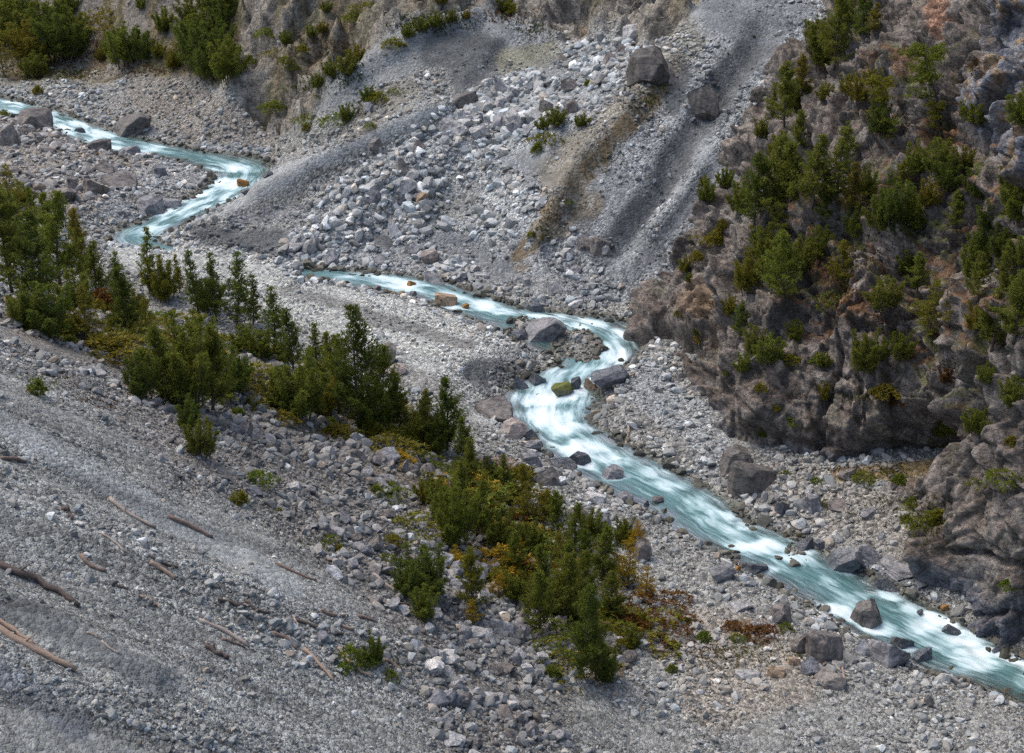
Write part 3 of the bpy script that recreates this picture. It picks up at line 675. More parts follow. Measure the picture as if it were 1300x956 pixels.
def rots(n, flat=.5):
    a = RNG.uniform(0, 2*np.pi, n); b = RNG.normal(0, flat, n); c = RNG.normal(0, flat, n)
    ca, sa, cb, sb, cc_, s_ = np.cos(a), np.sin(a), np.cos(b), np.sin(b), np.cos(c), np.sin(c)
    Rz = np.zeros((n, 3, 3)); Rz[:, 0, 0] = ca; Rz[:, 0, 1] = -sa; Rz[:, 1, 0] = sa; Rz[:, 1, 1] = ca; Rz[:, 2, 2] = 1
    Rx = np.zeros((n, 3, 3)); Rx[:, 0, 0] = 1; Rx[:, 1, 1] = cb; Rx[:, 1, 2] = -sb; Rx[:, 2, 1] = sb; Rx[:, 2, 2] = cb
    Ry = np.zeros((n, 3, 3)); Ry[:, 1, 1] = 1; Ry[:, 0, 0] = cc_; Ry[:, 0, 2] = s_; Ry[:, 2, 0] = -s_; Ry[:, 2, 2] = cc_
    return Rz@Rx@Ry
def build_stones(bank, faces, pos, rad, colr):
    n = len(pos); shp = RNG.integers(0, len(bank), n); B = np.array(bank)[shp]
    S3 = rad[:, None]*np.stack([RNG.uniform(.85, 1.35, n), RNG.uniform(.75, 1.1, n), RNG.uniform(.5, .9, n)], 1)
    R = rots(n)
    V = np.einsum('nij,nkj->nki', R, B*S3[:, None]) + (pos+np.stack([rad*0, rad*0, rad*RNG.uniform(.05, .4, n)], 1))[:, None]
    k = B.shape[1]; Fa = faces[None]+(np.arange(n)*k)[:, None, None]
    return V.reshape(-1, 3), Fa.reshape(-1, 3), np.repeat(colr, k, 0)
NC = 330000
sy = np.exp(RNG.uniform(math.log(62), math.log(330), NC)); sxx = RNG.uniform(-.44, .44, NC)*(sy+12)
dens = sample(gdens, sxx, sy); siz = sample(gsize, sxx, sy)
clump = fbm(sxx/2.5, sy/2.5, o=3, s=601)
keep = RNG.random(NC) < np.clip(dens*(.62+.5*clump), 0, 1)*.62
sxx, sy, siz = sxx[keep], sy[keep], siz[keep]
pr = RNG.pareto(2.3, len(sy))+1
rad = .00075*sy*siz**1.1*np.minimum(pr, 5.5)
rad = np.minimum(rad, .42*siz)
sz = sample(gh, sxx, sy); scol = sample(gc, sxx, sy)
e_ = sample(gi['e'], sxx, sy)
b = np.exp(RNG.normal(.10, .33, len(sy)))*(1+.22*np.clip((rad-.1)/.3, 0, 1))
hue = RNG.normal(0, 1, len(sy))[:, None]*np.array([.03, .0, -.03])
warm = (RNG.random(len(sy)) < .07)[:, None]*np.array([.13, .0, -.12])
grey = scol.mean(1, keepdims=True)*np.array([.985, 1.01, .995])
scol = (scol*.45+grey*.55+.02)*b[:, None]*(1+hue+warm)
scol = np.where(((e_ < .25) & (e_ > -5))[:, None], scol*np.array([.52, .50, .44]), scol)
# stay out from under the cliff
pos = np.stack([sxx, sy, sz], 1)
uu, vv, tpx = pix(*pos.T)
vis = (uu > -60) & (uu < 1360) & (vv > -40) & (vv < 1000)
pos, rad, scol, tpx, e_ = pos[vis], rad[vis], scol[vis], tpx[vis], e_[vis]
pxr = rad/tpx*F
big = pxr > 3.2
order = np.argsort(-pxr)
autob = order[(pxr[order] > 6.2)]
autob = autob[e_[autob] > -.2][:215]
isauto = np.zeros(len(rad), bool); isauto[autob] = True
V1 = build_stones(B1, I1[1], pos[~big], rad[~big], scol[~big]); bb = big & ~isauto
V2 = build_stones(B2, I2[1], pos[bb], rad[bb], scol[bb])
V = np.concatenate([V1[0], V2[0]]); Fs = np.concatenate([V1[1], V2[1]+len(V1[0])]); C_ = np.concatenate([V1[2], V2[2]])
link('loose_stones', new_mesh('loose_stones', V, Fs, C_, smooth=False), M_STONE, kind='stuff', label='loose grey rubble and pebbles lying over the scree, fan and river banks', category='stones')
print('stones', len(rad), int(bb.sum()), 'auto', len(autob), time.time()-T0)

# ------------------------------------------------------------------ labels for the many
USED = set(); ITEMS = []
LMK = []      # (u, v, phrase) set below
DIRS = [((1,0),'right of'),((-1,0),'left of'),((0,-1),'above'),((0,1),'below')]
def auto_label(u, v, desc):
    c = sorted(LMK, key=lambda l: (l[0]-u)**2+(l[1]-v)**2)[:7]
    for far_ in ('just ', '', 'a little further ', 'well '):
        for lu, lv, ph in c:
            dx, dy = u-lu, v-lv
            if abs(dx)+abs(dy) < 4: continue
            dd = max(DIRS, key=lambda q: (q[0][0]*dx+q[0][1]*dy))[1]
            if far_ == 'just ' and math.hypot(dx, dy) > 60: continue
            if far_ == 'well ' and math.hypot(dx, dy) < 90: continue
            s = f"{desc} {far_}{dd} the {ph}"
            if len(s.split()) <= 16 and s not in USED:
                USED.add(s); return s
    return None
LMK += [(167,158,'big dark boulder at the upper river bend'),(42,152,'largest boulder upstream beside the river'),(590,128,'round dark boulder among the pale blocks'),
 (828,85,'huge dark boulder on the talus ridge'),(893,132,'dark boulder lying in the grey gully'),(803,42,'whitish block at the back cliff foot'),(574,158,'long pale boulder on the fan'),
 (636,108,'tall pale block on the fan'),(514,235,'pale boulder in the boulder field'),(477,245,'grey boulder in the boulder field'),(545,325,'pinkish boulder above the river'),
 (762,310,'pair of brown boulders on the talus'),(566,376,'smooth tan boulder in the stream'),(690,412,'large rock in mid river'),(715,490,'moss-green boulder in the rapids'),
 (775,480,'dark wet ledge rock in the rapids'),(628,520,'jagged brown rock on the left bank'),(735,579,'dark wet boulder below the rapids'),(697,604,'big brown boulder at the pines'),
 (955,605,'huge dark boulder under the cliff'),(1030,637,'round grey boulder on the beach'),(1072,706,'dark grey rock on the right bank'),(1105,777,'round boulder in the lower rapids'),
 (1127,829,'large grey boulder at the lower bank'),(1048,817,'tall brown rock on the lower bank'),(424,726,'white boulder on the scree'),(690,835,'pale block at the dark pine'),
 (738,860,'tall dark pine at the bottom'),(455,545,'tallest pine beside the gravel bar'),(240,515,'broad bushy pine on the scree'),(477,840,'small lone pine on the scree'),
 (300,415,'three slim pines by the gravel bar'),(60,425,'low spreading pine at the scree edge'),(568,570,'pointed pine above the river bank'),(579,708,'bright yellow larch sapling'),
 (538,750,'wide dark pine among the rocks'),(1190,154,'leaning bare-trunked pine on the cliff'),(1060,85,'big pine at the cliff top'),(1002,300,'tall green pine on the cliff'),
 (1178,422,'broad pine on the brown ledge'),(1215,550,'pine below the dark hollow'),(1097,470,'pine on the bare rock face'),(975,460,'bright bush on the lower cliff'),(700,160,'green bush on the talus ridge'),
 (467,128,'green bush beside the grey mound'),(163,85,'round pine group on the far slope'),(270,100,'dense pine cluster by the back cliff'),(49,768,'dark gnarled log'),(50,828,'long tan log'),
 (733,437,'small gravel island'),(285,805,'pale log in the lower scree'),(242,670,'brown log on the smooth chute'),(348,138,'lone shrub at the back cliff foot')]

# ------------------------------------------------------------------ boulders
BP = [new_mesh('boulder_shape', rock_shape(I4[0], 1000+k, 16, .13, .45, .8), I4[1]) for k in range(12)]
BL = [new_mesh('boulder_shape', rock_shape(I3[0], 1100+k, 13, .12, .45, .8), I3[1]) for k in range(10)]
mesh_mat = {}
def bmesh_of(lib, k, tone):
    key = (lib is BP, k, tone)
    if key not in mesh_mat:
        m = lib[k].copy(); m.materials.append(M_B[tone]); mesh_mat[key] = m
    return mesh_mat[key]
def boulder(u, v, w, h, tone, label, group=None, k=None, rz=None):
    r = hit(u, v+.32*h)
    if r is None: return
    p = r[0]; _, _, t = pix(p.x, p.y, p.z); s = t/F
    k = random.randrange(12) if k is None else k
    o = bpy.data.objects.new('boulder', bmesh_of(BP, k, tone)); col.objects.link(o)
    hw, hh = w*s/2, h*s/2
    o.scale = (hw*1.08, hw*random.uniform(.8, 1.0), hh*1.25)
    o.rotation_euler = (random.uniform(-.12, .12), random.uniform(-.12, .12), random.uniform(-.35, .35) if rz is None else rz)
    e1 = float(sample(gi['e'], np.array([p.x]), np.array([p.y]))[0])
    if e1 < -.15:
        wz = float(sample(gi['rz'], np.array([p.x]), np.array([p.y]))[0]); p = Vector(at_z(u, v+.42*h, wz+.05)); p.z -= hh*.3; hh *= 1.15
    o.scale = (o.scale[0], o.scale[1], hh*1.25)
    o.location = (p.x, p.y+hw*.3, p.z+hh*.26)
    o['label'] = label; o['category'] = 'boulder'; USED.add(label)
    if group: o['group'] = group
    return o
BOUL = [
 (167,158,48,29,'dark','big dark brown boulder at the upper river bend on the far bank'),
 (42,152,46,30,'brown','largest grey-brown boulder upstream on the near bank of the far river'),
 (125,185,32,20,'dark','dark angular boulder at the water edge on the near upstream bank'),
 (163,190,27,15,'grey','grey wedge-shaped boulder in the water left of the upper gravel spit'),
 (8,172,30,34,'brown','brown boulder at the left picture edge below the upstream river'),
 (33,166,20,15,'brown','small brown block leaning on the largest upstream boulder'),
 (118,237,34,26,'brown','brown cube-like boulder on the gravel, left one of the middle pair'),
 (152,230,42,26,'brown','wide brown boulder with flat top, right one of the middle pair'),
 (133,215,22,18,'brown','small brown boulder behind the middle pair of boulders'),
 (93,232,22,18,'brown','rounded brown boulder left of the middle pair of boulders'),
 (204,217,24,20,'grey','grey boulder on the gravel spit inside the river bend'),
 (190,262,36,25,'grey','grey boulder on the bank beside the white upper rapids'),
 (215,256,26,14,'grey','low dark grey boulder touching the white upper rapids'),
 (75,248,42,20,'brown','long flat brown boulder near the left group of pines'),
 (92,268,18,14,'pink','small pinkish boulder below the long flat brown one'),
 (10,218,30,10,'brown','low brown slab at the left edge above the pines'),
 (60,190,20,10,'brown','small brown boulder below the largest upstream boulder'),
 (308,230,14,9,'rust','ochre boulder standing in the white water of the upper bend'),
 (101,164,14,7,'wet','small wet stone in the upstream current'),
 (340,222,14,8,'wet','dark stone at the outer edge of the upper bend'),
 (313,243,14,7,'wet','dark stone at the foot of the fan beside white water'),
 (590,128,30,26,'dark','round dark boulder among the pale blocks on the fan'),
 (636,110,20,28,'pale','tall pale block standing on the upper fan'),
 (620,118,17,17,'pale','pale block left of the tall pale block on the fan'),
 (636,131,18,18,'pale','round pale boulder right below the tall block'),
 (652,117,17,17,'pale','square pale boulder touching the tall block on its right'),
 (618,104,14,11,'pale','small pale block above the round dark boulder'),
 (574,160,40,24,'pale','long pale boulder on the fan, curved like a loaf'),
 (607,169,24,21,'pale','grey-brown boulder at the right end of the long pale boulder'),
 (605,147,18,12,'grey','blue-grey boulder above the long pale boulder'),
 (618,150,12,10,'pale','small whitish boulder right of the blue-grey one'),
 (586,145,14,14,'white','white upright stone between the dark and the long pale boulder'),
 (828,85,54,46,'dark','huge dark boulder leaning on the talus ridge'),
 (893,132,40,50,'dark','dark brown boulder lying in the smooth grey gully'),
 (875,126,7,12,'white','small white stone behind the dark boulder in the gully'),
 (803,42,27,23,'white','whitish block at the foot of the back cliff'),
 (791,62,18,15,'pink','pinkish block below the whitish block at the back cliff'),
 (776,73,20,17,'pink','pinkish-brown block left below the whitish block'),
 (722,108,22,18,'brown','brown boulder half buried in the upper fan'),
 (695,136,22,22,'brown','brown boulder above the green bush on the talus ridge'),
 (724,137,18,20,'brown','brown boulder beside the green bush on the talus ridge'),
 (852,96,15,24,'pink','pinkish slab right of the huge dark boulder'),
 (475,183,18,18,'brown','brown boulder on the crest of the grey fan ridge'),
 (470,136,18,16,'grey','grey boulder below the green bush beside the grey mound'),
 (511,210,17,22,'brown','brown upright boulder in the upper boulder field'),
 (514,235,25,20,'white','pale boulder in the boulder field, brightest of its cluster'),
 (477,246,28,25,'grey','grey rough boulder in the boulder field'),
 (506,254,20,17,'grey','grey boulder between the bright and the tan ones'),
 (534,251,20,15,'tan','tan boulder in the boulder field'),
 (522,222,18,12,'pale','pale boulder just behind the brightest of the field'),
 (500,290,17,22,'white','whitish upright boulder low in the boulder field'),
 (532,183,15,14,'pink','pinkish-white stone below the fan ridge'),
 (545,326,24,19,'pink','pinkish boulder above the river foot of the fan'),
 (483,330,18,14,'pale','pale boulder above the river near the fan toe'),
 (523,316,17,16,'pale','cream boulder left of the pinkish boulder'),
 (466,298,16,10,'pale','pale flat boulder in the lower left boulder field'),
 (602,340,11,10,'pale','small pale boulder on the smooth grey patch of the fan'),
 (742,309,18,20,'brown','brown boulder, left of the touching pair on the talus'),
 (762,310,24,23,'brown','brown boulder, right of the touching pair on the talus'),
 (720,321,18,16,'pale','pale boulder left below the touching brown pair'),
 (704,367,18,17,'pale','pale boulder on the far bank under the talus'),
 (669,357,12,12,'pale','small pale boulder on the far bank foot'),
 (731,386,18,11,'white','whitish flat boulder at the far water edge'),
 (1000-230,318,14,14,'pale','pale stone right below the brown pair'),
 (300+430,343,16,10,'grey','grey boulder low on the talus above the river'),
 (566,377,27,18,'tan','smooth tan boulder standing in the stream'),
 (522,358,11,7,'rust','small rusty stone in the middle stream'),
 (591,387,10,6,'rust','small orange-brown stone in the white current'),
 (479,364,10,7,'brown','small brown stone at the near edge of the middle stream'),
 (524,371,9,6,'grey','small grey stone left of the smooth tan boulder'),
 (551,350,30,18,'grey','grey flat boulder on the far bank of the middle stream'),
 (588,352,20,12,'wet','dark wet boulder right of the flat grey one on the far bank'),
 (680,388,26,14,'wet','dark boulder at the far water edge above the mid-river rock'),
 (690,414,54,36,'grey','large grey rock in mid river'),
 (660,424,22,14,'wet','dark wet rock left of the large rock in mid river'),
 (733,426,10,8,'pale','pale stone on top of the small gravel island'),
 (752,436,16,6,'brown','flat brown stone at the right tip of the gravel island'),
 (715,491,25,17,'mossy','moss-green boulder in the white rapids'),
 (731,483,13,18,'wet','dark pointed rock between rapids falls'),
 (748,484,14,16,'tan','tan-brown rock with water pouring beside it'),
 (775,480,46,26,'wet','dark wet ledge rock at the right of the rapids'),
 (660,484,20,17,'wet','dark wet rock at the left rapids edge'),
 (682,478,22,18,'wet','dark wet rock right of its twin at the left rapids edge'),
 (628,521,46,36,'brown','jagged brown rock on the left bank'),
 (651,546,32,25,'pink','pinkish-brown boulder below the jagged brown rock'),
 (673,550,23,20,'wet','dark boulder at the water below the jagged rock'),
 (678,566,22,16,'grey','grey boulder on the left bank below the dark one'),
 (675,582,30,18,'grey','grey boulder on the left bank above the big brown boulder'),
 (735,579,32,16,'wet','dark wet boulder in the river below the rapids'),
 (715,588,34,14,'wet','blue-grey wet boulder left of the dark wet one'),
 (697,604,42,27,'brown','big brown boulder at the edge of the pines'),
 (622,593,22,46,'dark','dark upright rock standing among the pines'),
 (627,646,28,21,'brown','brown-grey boulder in the gap between the pines'),
 (690,702,18,14,'brown','brown boulder half hidden in the pine thicket'),
 (778,599,25,13,'grey','grey boulder in the calm turquoise pool'),
 (757,632,24,15,'white','whitish flat boulder on the left gravel bank'),
 (792,634,22,14,'grey','grey boulder in the shallow left margin'),
 (821,637,9,8,'wet','black stone in the shallow left margin'),
 (835,633,15,8,'brown','brown stone at the edge of the turquoise channel'),
 (733,655,27,18,'brown','brown boulder right of the pine thicket'),
 (765,664,22,22,'grey','grey boulder by the pines at the gravel bank'),
 (802,668,30,18,'brown','brown boulder at the outer side of the pine thicket'),
 (816,700,22,30,'brown','brown tall boulder behind the yellow shrubs'),
 (491,452,26,32,'brown','brown boulder above the gravel bar left of the pointed pine'),
 (504,470,22,14,'pink','pink-brown flat rock below the brown one on the gravel bar'),
 (342,470,40,18,'dark','dark flat boulder between the pines at the gravel bar'),
 (330,480,26,20,'grey','grey boulder beneath the dark flat one between pines'),
 (934,586,38,33,'dark','dark boulder behind the huge one under the cliff'),
 (956,606,58,46,'dark','huge dark boulder under the cliff with undercut foot'),
 (1030,637,28,26,'grey','round grey boulder on the right beach'),
 (1066,642,28,12,'pink','pinkish flat boulder on the right beach'),
 (994,644,20,20,'wet','dark boulder at the water side of the right beach'),
 (1103,652,22,11,'grey','grey low boulder behind the pinkish flat one'),
 (1120,678,13,12,'pale','pale boulder in the middle of the right beach'),
 (1133,616,16,14,'pink','pinkish block under the cliff hollow'),
 (1176,642,24,14,'brown','brown boulder at the grassy foot of the buttress'),
 (1075,602,22,14,'brown','brown boulder at the cliff foot above the beach'),
 (1072,706,46,35,'wet','dark grey rock on the right bank'),
 (1102,702,36,26,'grey','grey rock behind the dark grey one on the right bank'),
 (1022,690,24,15,'wet','wet dark rock at the channel edge left of the dark grey one'),
 (1040,690,20,12,'wet','wet small rock between two dark rocks on the bank'),
 (957,718,36,17,'wet','dark wet rock at the left margin of the lower channel'),
 (1126,740,32,17,'wet','dark low rock at the right margin above the lower rapids'),
 (1150,724,60,10,'grey','long grey slab sloping along the right bank'),
 (1105,777,39,32,'dark','round dark boulder in the lower rapids'),
 (1128,829,52,44,'grey','large grey boulder at the lower left bank'),
 (1095,820,34,28,'pale','pale boulder touching the large grey boulder on its left'),
 (1146,812,28,20,'wet','dark wet rock behind the large grey boulder'),
 (1171,829,25,17,'wet','dark wet rock right of the large grey boulder'),
 (1048,818,46,50,'brown','tall brown rock on the lower left bank'),
 (1018,817,26,32,'brown','brown rock leaning against the tall brown rock'),
 (992,780,28,26,'brown','brown boulder on the gravel above the tall brown rock'),
 (918,728,32,22,'grey','grey rock at the left margin of the lower channel'),
 (936,722,9,9,'rust','orange stone beside the dark wet rock'),
 (938,770,30,12,'pale','pale flat stone on the lower left gravel bank'),
 (1208,797,22,11,'wet','wet stone breaking the surface of the lower rapids'),
 (1199,771,9,10,'rust','rusty stone at the foot of the right buttress'),
 (1168,776,9,7,'wet','small wet stone right of the round dark boulder'),
 (1008,839,16,11,'tan','cream round stone near the tall brown rock'),
 (986,853,22,12,'tan','cream flat stone in the lower bank gravel'),
 (1028,846,26,22,'grey','grey boulder below the tall brown rock'),
 (950,858,30,12,'pale','pale slab at the bottom of the gravel bank'),
 (1055,862,40,18,'brown','brown slab at the bottom beside the large grey boulder'),
 (690,836,25,22,'pale','pale block left of the tall dark pine'),
 (670,848,24,14,'pale','pale flat block left below the pale block'),
 (694,812,12,8,'white','white stone above the pale block'),
 (550,846,30,20,'white','white boulder in the bottom rubble'),
 (568,852,26,14,'pale','pale slab right of the white bottom boulder'),
 (424,725,25,18,'white','white boulder on the open scree'),
 (644,770,20,14,'pale','pale boulder between the pines'),
 (590,803,18,14,'grey','grey boulder below the yellow-green pine'),
 (770,815,26,20,'brown','brown boulder right of the tall dark pine'),
 (738,849,22,10,'white','whitish slab at the foot of the tall dark pine'),
 (783,838,22,16,'grey','grey boulder at the right side of the dark pine'),
]
for b in BOUL: boulder(*b)
TONES = {'dark': 'dark', 'brown': 'brown', 'grey': 'grey', 'pale': 'pale grey', 'pink': 'pinkish'}
for i in autob:
    p = pos[i]; r_ = rad[i]; u, v, t = pix(*p); L = scol[i].mean()
    rc = hit(float(u), float(v), BOTH)
    if rc is None or abs(rc[0].y-p[1]) > 4: continue
    if any(abs(u-q[0]) < q[2]*.6 and abs(v-q[1]) < q[3]*.6 for q in BOUL): continue
    wm = scol[i][0]/scol[i][2]
    tone = 'dark' if L < .11 else ('pink' if wm > 1.9 else ('brown' if L < .2 and wm > 1.02 else ('grey' if L < .27 else 'pale')))
    o = bpy.data.objects.new('boulder', bmesh_of(BL, random.randrange(10), tone)); col.objects.link(o)
    o.scale = (r_*random.uniform(.95, 1.3), r_*random.uniform(.8, 1.1), r_*random.uniform(.65, .95)); o.rotation_euler = (random.gauss(0, .3), random.gauss(0, .3), random.uniform(0, 6.28))
    o.location = (p[0], p[1], p[2]+r_*.22)
    place = 'on the scree' if 'x' and u < 560 and v > 430 else ('on the talus' if v < 400 and u > 380 else ('on the bank'))
    szw = 'large' if r_/t*F > 9 else ('mid-sized' if r_/t*F > 7.3 else 'smaller')
    lb = auto_label(float(u), float(v), f"{szw} {TONES[tone]} boulder {place}")
    if lb: o['label'] = lb
    else: o['label'] = f"{szw} {TONES[tone]} boulder {place} in a dense spread of like ones"; 
    o['group'] = 'boulders strewn over scree and talus'; o['category'] = 'boulder'
print('boulders', time.time()-T0)

# ------------------------------------------------------------------ logs
def tube(path, radii, sides=8, seed=0, rough=.12, taper_cap=True):
    path = np.asarray(path, float); n = len(path); V = []; r = np.random.default_rng(seed)
    T = np.gradient(path, axis=0); T /= np.linalg.norm(T, axis=1)[:, None]+1e-9
    up_ = np.array([0, 0, 1.]) if abs(T[0, 2]) < .9 else np.array([1., 0, 0])
    for i in range(n):
        a = np.cross(T[i], up_); a /= np.linalg.norm(a)+1e-9; b = np.cross(a, T[i])
        for s in range(sides):
            th = 2*np.pi*s/sides; rr = radii[i]*(1+rough*r.uniform(-1, 1))
            V.append(path[i]+(a*math.cos(th)+b*math.sin(th))*rr)
    Fq = [[i*sides+s, i*sides+(s+1) % sides, (i+1)*sides+(s+1) % sides, (i+1)*sides+s] for i in range(n-1) for s in range(sides)]
    V.append(path[0]); V.append(path[-1]); a, b = n*sides, n*sides+1
    Fq += [[a, (s+1) % sides, s, s] for s in range(sides)]+[[b, (n-1)*sides+s, (n-1)*sides+(s+1) % sides, (n-1)*sides+(s+1) % sides] for s in range(sides)]
    return np.array(V), Fq
def poly_mesh(name, parts, mat, smooth=True):
    me = bpy.data.meshes.new(name); V = []; Fq = []
    for v, f in parts:
        o = len(V); V += [tuple(q) for q in v]
        for q in f:
            g = [k+o for i, k in enumerate(q) if k not in q[:i]]; Fq.append(g)
    me.from_pydata(V, [], Fq); me.polygons.foreach_set('use_smooth', [smooth]*len(me.polygons)); me.materials.append(mat); return me
M_W = {'pale': wood_material('bleached wood', (.30, .235, .19), (.42, .35, .30)), 'tan': wood_material('tan wood', (.27, .19, .135), (.38, .28, .21)),
       'brown': wood_material('brown wood', (.15, .10, .08), (.24, .17, .13)), 'dark': wood_material('dark bark wood', (.06, .045, .04), (.14, .10, .08))}
LOGS = [
 (0,582,32,586,4,'brown','short brown log at the left edge above the scree chute'),(139,634,198,671,4,'pale','pale slim log beside the smooth blue-grey chute'),
 (214,656,270,683,4.4,'brown','brown log lying on the smooth blue-grey chute'),(-8,716,96,768,7,'dark','dark gnarled log with rough bark at the left edge'),
 (-10,797,99,854,7.5,'tan','long tan log, thickest at the bottom left corner'),(-6,786,44,820,5,'tan','tan log lying crossed above the thickest bottom left log'),
 (103,706,135,726,4,'brown','reddish-brown split log above the dark gnarled one'),(127,677,159,701,2.6,'pale','thin pale stick above the reddish-brown split log'),
 (190,705,225,722,3,'dark','dark log just above the broken tan log'),(190,715,223,736,5,'tan','broken tan log, short and bright, mid scree'),
 (178,758,204,774,3,'tan','short tan stick below the broken tan log'),(349,715,402,738,3,'brown','slim brown log on the coarse scree left of the white boulder'),
 (275,761,312,771,4,'dark','dark gnarled branch in the lower middle scree'),(313,763,342,779,3.2,'dark','dark stick right of the dark gnarled branch'),
 (254,789,316,821,4.2,'pale','long pale bleached log in the lower scree'),(262,819,292,836,5,'dark','stubby dark log below the pale bleached log'),
 (283,812,310,822,3,'brown','brown stick alongside the pale bleached log'),(345,805,376,824,4,'brown','brown log upper one of two in line at the bottom'),
 (377,788,435,807,3.2,'dark','long thin dark log near the bottom middle'),(386,825,425,866,4,'tan','tan log lower one of two in line at the bottom'),
 (408,775,440,783,4,'brown','brown weathered log above the long thin dark one'),(110,804,124,810,2.2,'tan','tiny tan stick right of the bottom left logs'),
 (130,814,152,830,2.2,'pale','thin pale stick at the end of the tiny tan one'),(145,744,162,748,3,'brown','short brown stub left of the short tan stick'),
 (78,646,92,660,4,'dark','short dark stub on the upper left scree'),(474,731,510,756,3.6,'pale','pale log pointing at the wide dark pine'),
 (488,766,516,768,3,'brown','short brown log below the wide dark pine'),(430,824,472,860,4,'tan','tan log left of the small lone pine'),
 (489,839,508,854,4,'brown','brown stub right of the small lone pine'),(430,790,450,800,3.6,'tan','short tan log above the small lone pine'),
 (455,783,478,790,3,'brown','short brown log between rubble above the lone pine'),(778,495,806,478,2.6,'tan','driftwood branch at the wet ledge of the rapids'),
 (4,378,42,420,3.4,'brown','fallen trunk beneath the low spreading pine'),(171,503,225,523,3.2,'brown','fallen trunk under the broad bushy pine'),
 (694,590,714,583,2.2,'pale','bleached stick behind the big brown boulder'),(793,568,800,540,2.2,'tan','bent driftwood stick on the right gravel bank'),
 (1072,870,1068,830,2.4,'tan','thin tan driftwood pole by the large grey boulder'),(372,782,380,800,2.4,'pale','short pale stick pointing down among the bottom logs')]
BEND = (1.5, -2.2, .4, 2.8, -1, .2, -3)
for i, (u0, v0, u1, v1, w, tone, lb) in enumerate(LOGS):
    n = 9; pts = []
    a, b = hit(u0, v0), hit(u1, v1)
    if a is None or b is None: continue
    a, b = np.array(a[0]), np.array(b[0]); tm = pix(*((a+b)/2))[2]; r0 = w*1.3*tm/F/2
    rr = np.random.default_rng(i+70); P_ = []
    for k in range(n):
        f = k/(n-1); q = a+(b-a)*f; q = q.copy(); q[:2] += rr.normal(0, r0*.45, 2)*(1.2 if tone == 'dark' else .5)+np.array([.2, 1])*math.sin(math.pi*f)*r0*BEND[i % 7]
        P_.append(q)
    P_ = np.array(P_); hz = sample(gh, P_[:, 0], P_[:, 1])
    off = np.percentile(hz-P_[:, 2], 70); P_[:, 2] += off+r0*.6
    c = P_.mean(0); rad_ = np.linspace(r0*1.12, r0*.78, n)
    parts = [tube(P_-c, rad_, 8, i, .16)]
    for k in range(rr.integers(0, 3)):
        j = rr.integers(2, n-2); d = rr.normal(size=3); d[2] = abs(d[2]); d /= np.linalg.norm(d)
        st = P_[j]-c; parts.append(tube([st, st+d*r0*2.2, st+d*r0*4.0+np.array([0, 0, .05])], [r0*.4, r0*.28, r0*.12], 5, k))
    me = poly_mesh('log', parts, M_W[tone]); o = link('log', me, label=lb, category='log', group='dead logs strewn on the scree'); o.location = c; USED.add(lb)

# ------------------------------------------------------------------ trees
def tuft_mesh(centers, dirs, sizes, needles, seed, width=.24, spread=.7):
    r = np.random.default_rng(seed); n = len(centers)
    C = np.repeat(centers, needles, 0); Dr = np.repeat(dirs, needles, 0); S = np.repeat(sizes, needles)
    D = Dr*r.uniform(.2, 1.1, (len(C), 1))+r.normal(0, spread, C.shape)*.62; D /= np.linalg.norm(D, axis=1)[:, None]
    W = np.cross(D, r.normal(size=C.shape)); W /= np.linalg.norm(W, axis=1)[:, None]
    L = S*r.uniform(.6, 1.15, len(C)); w = S*width*r.uniform(.7, 1.2, len(C))
    a = C-D*(L*.12)[:, None]; m = C+D*(L*.55)[:, None]; tip = C+D*L[:, None]
    V = np.stack([a, m+W*(w*.5)[:, None], tip, m-W*(w*.5)[:, None]], 1).reshape(-1, 3)
    return V, np.arange(len(V)).reshape(-1, 4)
